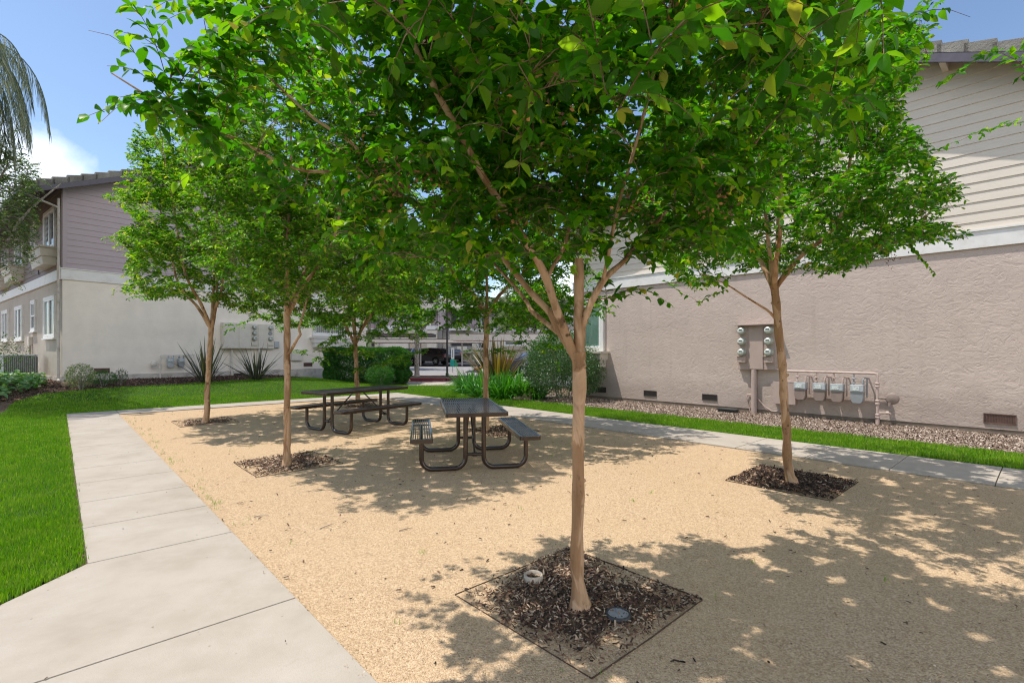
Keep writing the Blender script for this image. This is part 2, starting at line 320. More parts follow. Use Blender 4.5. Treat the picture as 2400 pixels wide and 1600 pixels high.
# --- buildings and things
M['stucco_r'] = stucco('mauve_stucco', (0.54, 0.44, 0.385), (0.41, 0.325, 0.275), 0.30, base=True)
M['stucco_l'] = stucco('pale_stucco', (0.86, 0.77, 0.67), (0.68, 0.60, 0.51), 0.12)  # raised to brighten the shaded end wall: fill light put into the colour
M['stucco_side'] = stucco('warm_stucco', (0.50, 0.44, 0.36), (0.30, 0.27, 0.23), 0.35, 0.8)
def siding(name, c):
    m = NT(name); f = m.noise(4, 6, 0.65, (0.6, 0.6, 9)); cc = m.ramp(f, [(0.3, tuple(x*0.93 for x in c)), (0.7, tuple(x*1.05 for x in c))]); m.col(cc); m.bump(m.noise(7, 6, 0.7, (0.5, 0.5, 14)), 0.35, 0.006); return m.set(0.7, 0, 0.3)
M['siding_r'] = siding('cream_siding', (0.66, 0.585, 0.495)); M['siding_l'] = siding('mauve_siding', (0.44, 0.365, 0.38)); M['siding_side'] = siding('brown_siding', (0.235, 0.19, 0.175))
M['foundation_r'] = plain('foundation_r', (0.22, 0.17, 0.13), 0.95, var=0.2, bump=0.3, dirt=(0.15, 0.11, 0.08))
M['foundation_l'] = plain('foundation_l', (0.55, 0.50, 0.44), 0.95, var=0.12, bump=0.2, dirt=(0.24, 0.19, 0.15))
M['trim'] = plain('white_trim', (0.74, 0.72, 0.69), 0.55, var=0.04, dirt=(0.62, 0.58, 0.53))
M['cream_trim'] = plain('cream_trim', (0.60, 0.555, 0.47), 0.6, var=0.06, dirt=(0.45, 0.41, 0.34))
M['fascia'] = plain('fascia_paint', (0.085, 0.075, 0.095), 0.5, var=0.12)
m = NT('roof_tile'); f = m.noise(2.5, 6, 0.6); cc = m.ramp(f, [(0.3, (0.15, 0.14, 0.125)), (0.55, (0.24, 0.225, 0.20)), (0.75, (0.33, 0.31, 0.27))]); m.col(cc); m.bump(m.noise(28, 5, 0.7), 0.8, 0.03); M['tile'] = m.set(0.95, 0, 0.15)
M['vinyl'] = plain('white_vinyl', (0.80, 0.80, 0.79), 0.35, var=0.03)
M['dark_room'] = plain('dark_interior', (0.035, 0.037, 0.04), 0.6)
M['curtain'] = plain('green_curtain', (0.58, 0.76, 0.66), 0.8, var=0.08)
M['blind'] = plain('pale_blind', (0.62, 0.60, 0.57), 0.6, var=0.06)
M['glass'] = glass_mat('window_glass'); M['car_glass'] = plain('car_glass', (0.02, 0.022, 0.025), 0.05, 0, 0.9, 0.1)
M['vent'] = plain('vent_mesh', (0.055, 0.045, 0.04), 0.8); M['rust_vent'] = plain('rusty_vent', (0.13, 0.075, 0.06), 0.8, var=0.3)
M['panel_r'] = plain('mauve_painted_metal', (0.46, 0.355, 0.31), 0.5, 0, 0.4, 0.05); M['pipe_r'] = plain('mauve_painted_pipe', (0.52, 0.40, 0.35), 0.5, 0, 0.4, 0.1, dirt=(0.28, 0.17, 0.12))
M['panel_l'] = plain('cream_painted_metal', (0.68, 0.62, 0.54), 0.5, 0, 0.4, 0.05)
M['meter_rim'] = plain('meter_rim', (0.42, 0.44, 0.38), 0.35, 0.3, 0.5, 0.06); M['meter_face'] = plain('meter_face', (0.62, 0.66, 0.60), 0.15, 0, 0.6, 0.04)
M['lcd'] = plain('display', (0.05, 0.055, 0.05), 0.2); M['grey_metal'] = plain('grey_painted_metal', (0.30, 0.31, 0.32), 0.5, 0.2, 0.5, 0.1)
M['silver'] = plain('pale_grey_metal', (0.50, 0.53, 0.55), 0.4, 0.3, 0.5, 0.1); M['gas_body_r'] = plain('gas_body_mauve', (0.27, 0.205, 0.175), 0.6, 0, 0.4, 0.1)
M['index_win'] = plain('index_window', (0.60, 0.64, 0.62), 0.2, 0, 0.6, 0.35, 40)
M['steel_edge'] = plain('rusty_edging', (0.10, 0.065, 0.045), 0.8, 0.2, 0.3, 0.3, 20)
m = NT('bronze_powder_coat'); m.col((0.048, 0.029, 0.021)); m.bump(m.noise(160, 3), 0.06, 0.002); M['bronze'] = m.set(0.25, 0.35, 0.6, 0.4)
m = NT('plastic_coated_slats'); m.col((0.038, 0.034, 0.042)); M['slat'] = m.set(0.3, 0.0, 0.45, 0.1)
M['plastic_white'] = plain('valve_ring', (0.45, 0.38, 0.30), 0.6, var=0.15); M['black_plastic'] = plain('black_plastic', (0.035, 0.035, 0.035), 0.5)
M['red_kerb'] = plain('red_kerb_paint', (0.22, 0.025, 0.03), 0.7, var=0.2, dirt=(0.35, 0.16, 0.14)); M['orange_kerb'] = plain('orange_red_paint', (0.62, 0.09, 0.035), 0.7, var=0.1)
M['rock'] = plain('boulder', (0.40, 0.29, 0.19), 0.9, var=0.25, scale=9, bump=0.8, bscale=12); M['pole'] = plain('dark_pole_paint', (0.055, 0.045, 0.045), 0.45, 0.2)
M['sign_white'] = plain('sign_white', (0.75, 0.75, 0.74), 0.4, var=0.03); M['teal'] = plain('teal_plastic', (0.01, 0.30, 0.25), 0.4); M['bag_green'] = plain('green_bag', (0.02, 0.30, 0.13), 0.5)
M['carport'] = plain('carport_metal', (0.72, 0.64, 0.56), 0.5, 0, 0.4, 0.08); M['carport_dark'] = plain('carport_dark', (0.12, 0.09, 0.08), 0.5)
M['post_white'] = plain('carport_post', (0.55, 0.51, 0.48), 0.5); M['far_mauve'] = plain('far_mauve_wall', (0.38, 0.31, 0.325), 0.8, var=0.06); M['far_beige'] = plain('far_beige_wall', (0.70, 0.64, 0.55), 0.85, var=0.06)
M['far_grey'] = plain('far_grey_wall', (0.33, 0.31, 0.30), 0.85, var=0.06)
def paint(name, c, metal=0.3): 
    m = NT(name); m.col(c); return m.set(0.3, metal, 0.6, 0.8)
M['car_black'] = paint('black_car_paint', (0.03, 0.024, 0.024)); M['car_blue'] = paint('pale_blue_car_paint', (0.42, 0.52, 0.68)); M['car_slate'] = paint('slate_car_paint', (0.16, 0.19, 0.26)); M['car_grey'] = paint('dark_grey_car_paint', (0.05, 0.05, 0.055))
M['tyre'] = plain('tyre_rubber', (0.02, 0.02, 0.02), 0.85); M['alloy'] = plain('alloy_rim', (0.55, 0.55, 0.56), 0.3, 0.8); M['lamp_glass'] = plain('lamp_glass', (0.75, 0.77, 0.8), 0.1, 0, 0.8)
M['tail'] = plain('tail_lamp', (0.45, 0.02, 0.02), 0.2); M['wire'] = plain('cable', (0.38, 0.30, 0.26), 0.6); M['bldg_in'] = plain('wall_core', (0.3, 0.27, 0.25), 0.9)
# ------------------------------------------------------------------ the setting
def wp(px, py, d): return Vector(((px-1200)/F*d, d, EYE-(py-HZ)/F*d))
def struct(o): o['kind'] = 'structure'; return o
def in_poly(x, y, poly):
    ins = np.zeros(len(x), bool); n = len(poly)
    for i in range(n):
        x1, y1 = poly[i]; x2, y2 = poly[(i+1) % n]
        cnd = ((y1 > y) != (y2 > y)) & (x < (x2-x1)*(y-y1)/((y2-y1) if y2 != y1 else 1e-9)+x1)
        ins ^= cnd
    return ins
def sheet(name, mat, s0, s1, c0, c1, step, poly=None, dz=0.0, world=False, rough=0.0):
    """grid sheet draped on the terrain, in court (s,c) or world axes"""
    ns = max(1, int(round((s1-s0)/step))); nc = max(1, int(round((c1-c0)/step)))
    S, Cc = np.meshgrid(np.linspace(s0, s1, ns+1), np.linspace(c0, c1, nc+1), indexing='ij')
    if world: X, Y = S, Cc
    else: X = S*T[0]+Cc*N[0]; Y = S*T[1]+Cc*N[1]
    Z = gz(X, Y)+dz
    if rough: Z = Z+rough*(np.sin(X*3.1+Y*1.7)+np.sin(X*1.3-Y*2.9))*0.5
    V = np.stack([X, Y, Z], -1).reshape(-1, 3)
    i, j = np.meshgrid(np.arange(ns), np.arange(nc), indexing='ij'); a = (i*(nc+1)+j).ravel()
    Fq = np.stack([a, a+nc+1, a+nc+2, a+1], -1)
    if poly is not None:
        cx = V[Fq].mean(1); k = in_poly(cx[:, 0], cx[:, 1], poly); Fq = Fq[k]
        u, inv = np.unique(Fq, return_inverse=True); V = V[u]; Fq = inv.reshape(-1, 4)
    return struct(np_mesh(name, V, [Fq], mat, smooth=True))
gx = np.concatenate([np.linspace(-900, -60, 8), np.linspace(-50, 50, 101), np.linspace(60, 900, 8)]); gy = np.concatenate([np.linspace(-300, -20, 6), np.linspace(-15, 75, 91), np.linspace(85, 1200, 10)])
GX, GY = np.meshgrid(gx, gy, indexing='ij'); GV = np.stack([GX, GY, gz(GX, GY)-0.035], -1).reshape(-1, 3)
ii, jj = np.meshgrid(np.arange(len(gx)-1), np.arange(len(gy)-1), indexing='ij'); ga = (ii*len(gy)+jj).ravel()
struct(np_mesh('ground', GV, [np.stack([ga, ga+len(gy), ga+len(gy)+1, ga+1], -1)], M['soil'], smooth=True))
SE = 5.5      # how far the court runs past the camera on the right
sheet('gravel_court', M['sand'], -14.8, SE, 1.06, 7.65, 0.25, dz=0.0)
# concrete walks: slabs over a joint-coloured bed
mb = MB()
def slab(pts, top=0.02, g=0.005):
    cx = sum(p[0] for p in pts)/len(pts); cy = sum(p[1] for p in pts)/len(pts); q = []
    for (a, b) in pts:
        da = g if a < cx else -g; db = g if b < cy else -g; q.append((*sp(a+da, b+db), -0.03))
    mb.prism(q, (0, 0, top+0.03))
s = -4.54
while s > -15.6:
    e = max(s-0.93, -15.7); slab([(e, 0.15), (s, 0.15), (s, 1.06), (e, 1.06)]) if s > -14.7 else None; s -= 0.93
slab([(-4.54, 1.06), (-4.54, 0.14), (-3.07, -1.33), (-3.07, 1.06)]); slab([(-3.07, 1.06), (-3.07, -1.33), (-1.5, -2.9), (-1.5, 1.06)])
slab([(-1.5, 1.06), (-1.5, -2.9), (2.0, -6.4), (2.0, 1.06)]); slab([(2, 1.06), (2, -6.4), (SE, -6.4), (SE, 1.06)])
cc = 0.15
while cc < 8.8:
    e = min(cc+0.92, 8.88); slab([(-15.7, cc), (-14.82, cc), (-14.82, e), (-15.7, e)]); cc += 0.92
s = SE
s = -0.42+0.95*6
while s > -14.7:
    e = max(s-0.95, -14.82); slab([(e, 7.65), (s, 7.65), (s, 8.88), (e, 8.88)]); s -= 0.95
struct(mb.build('pavement', M['concrete'], bevel=0.004))
jb = MB()
def strip(s0, s1, c0, c1, z): jb.add([(*sp(s0, c0), z), (*sp(s1, c0), z), (*sp(s1, c1), z), (*sp(s0, c1), z)], [(0, 1, 2, 3)])
strip(-15.7, SE, 0.15, 1.06, 0.004); strip(-15.7, -14.82, 1.06, 7.65, 0.004); strip(-15.7, SE, 7.65, 8.88, 0.004)
struct(jb.build('pavement_joints', M['joint']))
edge_px = [(-60, 1012), (0, 973), (34, 943), (104, 923), (156, 918), (223, 912), (300, 907.5), (400, 902), (500, 895.5), (600, 889.5), (700, 886), (780, 890), (850, 897), (935, 903), (1060, 903), (1085, 921), (1100, 925), (1149, 930), (1192, 935), (1249, 941), (1344, 948)]
edge_w = [tuple(gp(*p)[:2]) for p in edge_px]
lawn_poly = edge_w+[sp(-9, 10.32), sp(-4, 10.3), sp(0, 10.22), sp(SE, 10.2), sp(SE, 8.89), sp(-15.72, 8.89), sp(-15.72, 0.14), sp(-4.55, 0.14), sp(-1.5, -2.91), sp(1.0, -5.4), sp(-6, -12), sp(-14, -9)]
sheet('lawn', M['lawn'], -23, SE, -12, 12, 0.1, lawn_poly, dz=0.012)
sheet('mulch_bed', M['mulch'], -12.2, SE, 10.1, 12.34, 0.12, dz=-0.012, rough=0.012)
lot = [(-45, 24.4), (-2.5, 24.4), (0.0, 22.5), (3.2, 20.5), (45, 20.5), (45, 59.5), (-45, 59.5)]
sheet('car_park', M['asphalt'], -45, 45, 20, 60, 0.5, lot, dz=0.0, world=True)
sheet('car_park_bay', M['sealed_asphalt'], -30, 14, 46, 59.4, 0.5, None, dz=0.006, world=True)
pv = MB(); pp = [gp(946, 897), gp(1060, 896), gp(1078, 905), gp(1060, 905), gp(958, 905)]
pv.prism([(p.x, p.y, 0.0) for p in pp][::-1], (0, 0, 0.03)); struct(pv.build('path', M['concrete']))
isl = MB(); isl.box((-12.5, 24.85, -0.05), (-2.75, 27.4, 0.10)); struct(isl.build('planting_island', M['soil']))
# kerbs
def kerb(pts, mat, label, h=0.13, wd=0.15, z0=0.0, name='kerb'):
    k = MB()
    for a, b in zip(pts[:-1], pts[1:]): k.bar((a[0], a[1], z0+h/2-0.03), (b[0], b[1], z0+h/2-0.03), wd, h+0.06)
    return tag(k.build(name, mat), None, None, None, 'structure')
kerb([(-12.6, 24.75), (-3.3, 24.75), (-2.75, 25.3), (-2.7, 27.0), (-3.2, 27.5), (-12.6, 27.5)], M['red_kerb'], '')
kerb([gp(1113, 868)[:2], gp(1128, 863)[:2], gp(1185, 868)[:2], gp(1240, 873)[:2]], M['orange_kerb'], '', 0.14, 0.18)
kerb([(-26, 59.6), (-2.0, 59.6), (3, 59.6)], M['foundation_l'], '', 0.15, 0.18, 0.22)
# ------------------------------------------------------------------ grass
def scatter(poly, n_fn, x0, x1, y0, y1, step, vis=1.16):
    """random points inside a polygon, n_fn(distance) per square metre, only where the camera or a step aside can see"""
    out = []
    xs = np.arange(x0, x1, step); ys = np.arange(y0, y1, step)
    gxx, gyy = np.meshgrid(xs, ys, indexing='ij'); cx = gxx.ravel()+step/2; cy = gyy.ravel()+step/2
    d = cy; ok = (np.abs(cx) < 1.035*vis*d+0.7) & (d > 0.8)
    dist = np.hypot(cx, cy)
    for x, y, r in zip(cx[ok]-step/2, cy[ok]-step/2, dist[ok]):
        k = rng.poisson(n_fn(r)*step*step)
        if k: out.append(rng.random((k, 2))*step+(x, y))
    P = np.concatenate(out); return P[in_poly(P[:, 0], P[:, 1], poly)]
def blades(name, P, hmin, hmax, wmin, wmax, mat, parent=None, lean=0.5, z=None):
    n = len(P); Z = gz(P[:, 0], P[:, 1])+0.005 if z is None else z
    h = rng.uniform(hmin, hmax, n)*(1+0.25*np.sin(P[:, 0]*5.1+P[:, 1]*3.3)*np.sin(P[:, 1]*6.7-P[:, 0]*2.1)); wd = rng.uniform(wmin, wmax, n)*0.5; az = rng.uniform(0, 2*np.pi, n); fa = az+np.pi/2+rng.normal(0, 0.5, n)
    ln = rng.uniform(0.1, 1.0, n)*lean*h
    dx, dy = np.cos(fa)*ln, np.sin(fa)*ln; ax, ay = np.cos(az)*wd, np.sin(az)*wd
    b = np.stack([P[:, 0], P[:, 1], Z], -1)
    o = np.zeros((n, 5, 3)); z0 = np.zeros(n)
    o[:, 0] = b-np.stack([ax, ay, z0], -1); o[:, 1] = b+np.stack([ax, ay, z0], -1)
    mid = b+np.stack([dx*0.35, dy*0.35, h*0.6], -1)
    o[:, 2] = mid+np.stack([ax, ay, z0], -1)*0.85; o[:, 3] = mid-np.stack([ax, ay, z0], -1)*0.85
    o[:, 4] = b+np.stack([dx, dy, h], -1)
    i = np.arange(n)*5; t = np.clip(rng.normal(0.45, 0.2, n), 0, 1); t[rng.random(n) < 0.035] = 1.0
    return np_mesh(name, o.reshape(-1, 3), [np.stack([i, i+1, i+2, i+3], -1), np.stack([i+3, i+2, i+4], -1)], mat, parent, np.repeat(t, 5))
def dens(r): return 12000 if r < 6 else 6000 if r < 9 else 3600 if r < 13 else 2200 if r < 18 else 1200
LP = scatter(lawn_poly, dens, -24, 9, 0.9, 27, 0.5); LP = LP+rng.normal(0, 0.012, LP.shape)
r_ = np.hypot(LP[:, 0], LP[:, 1])
def lawn_part(name, mask, hm, w0, label):
    tag(blades(name, LP[mask], 0.028, hm, w0, w0*1.8, M['grass']), label, 'grass', None, 'stuff')
lc = c_of(LP[:, 0], LP[:, 1]); right = (lc > 8.8) & (LP[:, 1] < 13.2)
lawn_part('grass', (~right) & (r_ < 9), 0.062, 0.0035, 'bright green mown grass of the lawn left of the walkway')
lawn_part('grass', (~right) & (r_ >= 9), 0.062, 0.006, 'bright green mown grass on the slope in front of the far buildings')
lawn_part('grass', right, 0.068, 0.0045, 'strip of bright green grass between the right hand path and the mulch bed')
# ------------------------------------------------------------------ chips, litter, weeds
def chips(name, P, Z, lmin, lmax, mat, parent=None, tmean=0.5, tsd=0.25, tilt=0.45, thick=0.25):
    n = len(P); l = rng.uniform(lmin, lmax, n)*0.5; wd = l*rng.uniform(0.18, 0.5, n); az = rng.uniform(0, 2*np.pi, n)
    e = rng.normal(0, tilt, n); a = np.stack([np.cos(az)*np.cos(e), np.sin(az)*np.cos(e), np.sin(e)], -1)
    r2 = rng.normal(0, tilt, n); bb = np.stack([-np.sin(az)*np.cos(r2), np.cos(az)*np.cos(r2), np.sin(r2)], -1)
    cz = Z+rng.uniform(0.0, 0.012, n)+np.abs(np.sin(e))*l*0.8; ctr = np.stack([P[:, 0], P[:, 1], cz], -1)
    o = np.zeros((n, 6, 3)); A = a*l[:, None]; B = bb*wd[:, None]; up = np.zeros((n, 3)); up[:, 2] = wd*thick+0.001
    o[:, 0] = ctr-A-B*0.6; o[:, 1] = ctr-A*0.8+B; o[:, 2] = ctr+A+B*0.5; o[:, 3] = ctr+A*0.9-B; o[:, 4] = ctr-A*0.6+up*2; o[:, 5] = ctr+A*0.6+up*2
    i = np.arange(n)*6; t = np.clip(rng.normal(tmean, tsd, n), 0, 1)
    fs = [np.stack([i, i+4, i+1], -1), np.stack([i+3, i+2, i+5], -1), np.stack([i+1, i+4, i+5, i+2], -1), np.stack([i, i+3, i+5, i+4], -1)]
    return np_mesh(name, o.reshape(-1, 3), fs, mat, parent, np.repeat(t, 6))
bed_poly = [sp(-12.2, 10.3), sp(SE, 10.18), sp(SE, 12.25), sp(-12.2, 12.25)]
BP = scatter(bed_poly, lambda r: 2600 if r < 13 else 1500, -1, 11, 5, 18, 0.5)
tag(chips('wood_chips', BP, gz(BP[:, 0], BP[:, 1])+0.01, 0.02, 0.065, M['chips_pale'], tmean=0.45, tsd=0.3), 'sun bleached wood chips along the foot of the mauve wall', 'wood chips', None, 'stuff')
leftbed = edge_w[0:13][::-1]; lb_far = [(-9.0, 20.5), (-6.5, 20.2)]
lp2 = [tuple(p) for p in edge_w[2:13]]+[(-7.9, 22.0), (-8.3, 24.0), (-14.9, 16.6), (-18, 19), (-20, 17), (-15, 13)]
BP = scatter(lp2, lambda r: 500, -20, -5, 10, 25, 0.5)
tag(chips('wood_chips', BP, gz(BP[:, 0], BP[:, 1])-0.03, 0.03, 0.08, M['chips_dark'], tmean=0.45, tsd=0.25), 'dark bark mulch in the bed under the pale wall', 'wood chips', None, 'stuff')
bp3 = [tuple(p) for p in edge_w[15:]]+[(2.4, 14.2), (1.5, 17.5), (-1.0, 19.5), (-2.2, 19.3)]
BP = scatter(bp3, lambda r: 800, -3, 4, 12, 20, 0.5)
tag(chips('wood_chips', BP, gz(BP[:, 0], BP[:, 1])-0.02, 0.03, 0.08, M['chips_pale'], tmean=0.5, tsd=0.25), 'pale wood chips around the big round shrub', 'wood chips', None, 'stuff')
court = [sp(-14.8, 1.06), sp(SE, 1.06), sp(SE, 7.65), sp(-14.8, 7.65)]
pit_list = [(-1.95, 2.33), (-2.02, 6.22), (-6.9, 2.27), (-7.0, 6.1), (-12.1, 2.3), (-12.7, 6.1)]
LW = scatter([sp(-15, 0.15), sp(-4.5, 0.15), sp(-1, -3), sp(2, 1.06), sp(-15, 1.06)], lambda r: 5, -12, 3, 0.8, 12, 0.5)
tag(chips('leaf_litter', LW, np.zeros(len(LW))+0.022, 0.006, 0.016, M['chips_dark'], tmean=0.5, tsd=0.3, tilt=0.15), 'few dry leaf bits lying on the pale concrete walkway', 'leaf litter', None, 'stuff')
LT = scatter(court, lambda r: 10 if r < 8 else 6, -13, 9, 0.8, 20, 0.5)
tag(chips('leaf_litter', LT, np.zeros(len(LT))+0.002, 0.012, 0.04, M['chips_dark'], tmean=0.45, tsd=0.3, tilt=0.2), 'scattered dead leaves and bark bits on the gravel court', 'leaf litter', None, 'stuff')
PB = scatter(court, lambda r: 900 if r < 3.5 else 500 if r < 5 else 160 if r < 8 else 0, -6, 9, 0.8, 8, 0.25, 1.05)
SP_ = scatter([sp(-9, 0.93), sp(1, 0.93), sp(1, 1.075), sp(-9, 1.075)], lambda r: 700 if r < 6 else 250, -8, 3, 0.8, 9, 0.25, 1.1); SP_ = SP_[rng.random(len(SP_)) < ((c_of(SP_[:, 0], SP_[:, 1])-0.93)/0.145)**2]; PB = np.concatenate([PB, SP_]); PZ = np.where(c_of(PB[:, 0], PB[:, 1]) < 1.062, 0.021, 0.0)
tag(chips('gravel', PB, PZ, 0.004, 0.010, tint_mat('pebbles', [(0, (0.14, 0.085, 0.05)), (0.4, (0.48, 0.34, 0.215)), (1, (0.66, 0.52, 0.38))]), tmean=0.55, tsd=0.3, thick=0.9), 'tan crushed stone grains lying on the court', 'gravel', None, 'stuff')
mound_n = scatter(court, lambda r: 0.5, -13, 9, 0.8, 20, 0.5)
edge_w1 = np.array([sp(-4.6-rng.random()*10, 1.10+abs(rng.normal(0, 0.08))) for _ in range(60)])
tc_ = np.concatenate([mound_n, edge_w1, np.array([sp(-1.35, 2.95), sp(-1.4, 1.85), sp(-1.55, 1.75)])]); wv = []
for (x, y) in tc_: wv.append(rng.normal(0, 0.018, (int(rng.integers(3, 10)), 2))+(x, y))
wv = np.concatenate(wv); tag(blades('weeds', wv, 0.012, 0.045, 0.002, 0.005, M['grass'], lean=1.2, z=np.zeros(len(wv))+0.001), 'small grass weeds sprouting from the gravel', 'weeds', None, 'stuff')
sl_l = ['dark mulch square at the foot of the front tree', 'dark mulch square around the tree nearest the gas meters', 'mulch square around the tree left of the tables', 'mulch square behind the near picnic table', 'mulch square around the leftmost tree near the back path', 'mulch square around the tree behind the far picnic table']
ed_l = ['thin rusty steel edging of the front tree square', 'thin steel edging round the dark mulch of the right hand tree', 'thin steel edging around the left middle tree square', 'thin steel edging behind the near picnic table', 'thin steel edging at the leftmost tree by the back path', 'thin steel edging around the tree behind the far picnic table']
for k, (ps, pc) in enumerate(pit_list):
    h = 0.53; g = MB(); cs = [(ps-h, pc-h), (ps+h, pc-h), (ps+h, pc+h), (ps-h, pc+h)]
    for i in range(4):
        a, b = cs[i], cs[(i+1) % 4]; wob = 0.008*math.sin(i*2.1+k)
        mid = ((a[0]+b[0])/2+wob, (a[1]+b[1])/2-wob)
        for p, q in ((a, mid), (mid, b)): g.bar((*sp(*p), -0.004+0.003*((i+k) % 3)), (*sp(*q), -0.003), 0.0035, 0.018)
    tag(g.build('edging_frame', M['steel_edge']), ed_l[k], 'edging', 'steel edging frames of the tree squares')
    poly = [sp(*p) for p in cs]; dark = (0.62, 0.36, 0.6, 0.45, 0.65, 0.55)[k]
    dn = (6000, 3600, 2200, 1500, 900, 700)[k]
    x, y = sp(ps, pc); CP = scatter(poly, lambda r: dn, x-1.1, x+1.1, y-1.1, y+1.1, 0.2, 1.3)
    ls = s_of(CP[:, 0], CP[:, 1])-ps; lcc = c_of(CP[:, 0], CP[:, 1])-pc
    rad = np.maximum(np.abs(ls), np.abs(lcc))+0.1*np.sin(7*ls+3*lcc+k)+rng.normal(0, 0.06, len(CP)); keep = rad < (0.42+0.25*rng.random(len(CP))**3 if k != 1 else 0.6)
    CP = CP[keep]; rr = np.hypot(CP[:, 0]-x, CP[:, 1]-y)
    zz = 0.004+0.010*np.clip(1-rr/0.6, 0, 1)+rng.uniform(0, 0.007, len(CP))
    tag(chips('bark_mulch', CP, zz, 0.012, (0.05 if k else 0.036), M['chips_dark'], tmean=dark, tsd=0.32, tilt=0.4), sl_l[k], 'mulch', None, 'stuff')
    nseg = 40; so_ = MB(); ring = []
    for i in range(nseg):
        t = 2*math.pi*i/nseg; rr_ = (0.40+0.05*math.sin(3*t+k)+0.035*math.sin(7*t+2*k)) * (1.0 if k != 1 else 1.18)
        q = 1/max(abs(math.cos(t)), abs(math.sin(t)))**0.7; ring.append((*sp(ps+math.cos(t)*rr_*q*0.95, pc+math.sin(t)*rr_*q*0.95), 0.004))
    so_.add([(x, y, 0.012)]+ring, [(0, 1+i, 1+(i+1) % nseg) for i in range(nseg)], True); struct(so_.build('planting_soil', M['soil']))
# irrigation ring and drain grate in the front square, valve box on the mulch
x, y = 0.139, 3.22; g = MB(); g.lathe([(0.052, 0.0), (0.050, 0.034), (0.056, 0.038), (0.062, 0.034), (0.064, 0.0)], (x, y, 0.015), 28)
tag(g.build('valve_ring', M['plastic_white']), 'pale plastic pipe ring sunk in the mulch left of the front trunk', 'valve ring')
x, y = 0.595, 2.77; t = thing('drain_grate', 'round slotted black drain grate in the mulch right of the front trunk', 'drain grate', (x, y, 0.016))
g = MB(); g.lathe([(0.058, 0), (0.058, 0.02), (0.068, 0.02), (0.070, 0)], (0, 0, 0), 28); g.build('rim', M['black_plastic'], t); g = MB(); g.lathe([(0.057, 0.0), (0.057, 0.004), (0.001, 0.0045)], (0, 0, 0), 24); g.build('sump', M['tyre'], t)
g = MB()
for i in range(-4, 5):
    yy = i*0.0125; L = math.sqrt(0.058**2-yy*yy); g.box((-L, yy-0.0035, 0.008), (L, yy+0.0035, 0.017))
g.box((-0.003, -0.057, 0.007), (0.003, 0.057, 0.018)); g.build('bars', M['grey_metal'], t)
v = gp(1707, 968); t = thing('valve_box', 'low black plastic valve box in the mulch against the mauve wall', 'valve box', v, math.atan2(T[1], T[0]))
g = MB(); g.box((-0.20, -0.12, 0), (0.20, 0.12, 0.09)); g.build('body', M['black_plastic'], t, 0.01)
g = MB(); g.box((-0.225, -0.145, 0.09), (0.225, 0.145, 0.115)); g.build('lid', M['black_plastic'], t, 0.008)
for i, (px, py, a) in enumerate([(595, 1212, 0.3), (750, 1240, 1.0), (935, 1245, 0.6)]):
    v = gp(px, py); g = MB(); g.tube([v+Vector((0, 0, .006)), v+Vector((math.cos(a)*.06, math.sin(a)*.05, .012)), v+Vector((math.cos(a)*.12, math.sin(a)*.13, .007))], [0.004, 0.0035, 0.002], 6)
    tag(g.build('twig', M['bark_grey']), ['short fallen twig on the sunny gravel left of the front tree', 'small fallen twig on the gravel near the left walkway', 'small dark twig on the gravel below the near table'][i], 'twig')
#@@TREES
# ------------------------------------------------------------------ leaves and trees
def leaves(P, D, U, L, W, tint, detail=1, fold=0.35, droop=0.25):
    """arrays: base point, direction, approximate up, length, width -> vertices, faces"""
    n = len(P); D = D/np.linalg.norm(D, axis=1, keepdims=True); S = np.cross(D, U); S /= np.linalg.norm(S, axis=1, keepdims=True)+1e-9; Nn = np.cross(S, D)
    L = L[:, None]; W = W[:, None]*0.5
    if detail == 1:
        o = np.zeros((n, 11, 3)); cv = np.random.default_rng(n).uniform(0.1, 2.2, (n, 1))
        def pt(t, sd, up): return P+D*L*t+S*W*sd+Nn*(L*up*cv)
        f = fold*0.3
        o[:, 0] = pt(0, 0, 0); o[:, 1] = pt(.33, -.78, f*.6); o[:, 2] = pt(.33, 0, 0); o[:, 3] = pt(.33, .78, f*.6)
        o[:, 1] = pt(.18, -.62, f*.5); o[:, 2] = pt(.18, 0, 0); o[:, 3] = pt(.18, .62, f*.5)
        o[:, 4] = pt(.5, -1.0, f*.7-droop*.12); o[:, 5] = pt(.5, 0, -droop*.15); o[:, 6] = pt(.5, 1.0, f*.7-droop*.12)
        o[:, 7] = pt(.8, -.66, f*.5-droop*.5); o[:, 8] = pt(.8, 0, -droop*.5); o[:, 9] = pt(.8, .66, f*.5-droop*.5); o[:, 10] = pt(1, 0, -droop)
        i = np.arange(n)*11
        fs = [np.stack([i, i+2, i+1], -1), np.stack([i, i+3, i+2], -1), np.stack([i+7, i+8, i+10], -1), np.stack([i+8, i+9, i+10], -1)]
        for r_0 in (1, 4): fs += [np.stack([i+r_0, i+r_0+1, i+r_0+4, i+r_0+3], -1), np.stack([i+r_0+1, i+r_0+2, i+r_0+5, i+r_0+4], -1)]
        return o.reshape(-1, 3), fs, np.repeat(tint, 11)
    o = np.zeros((n, 4, 3)); o[:, 0] = P; o[:, 1] = P+D*L*.5-S*W+Nn*L*fold*.2; o[:, 2] = P+D*L-Nn*L*droop; o[:, 3] = P+D*L*.5+S*W+Nn*L*fold*.2
    i = np.arange(n)*4
    return o.reshape(-1, 3), [np.stack([i, i+3, i+2], -1), np.stack([i, i+2, i+1], -1)], np.repeat(tint, 4)
def unit(v): return v/(np.linalg.norm(v, axis=-1, keepdims=True)+1e-9)
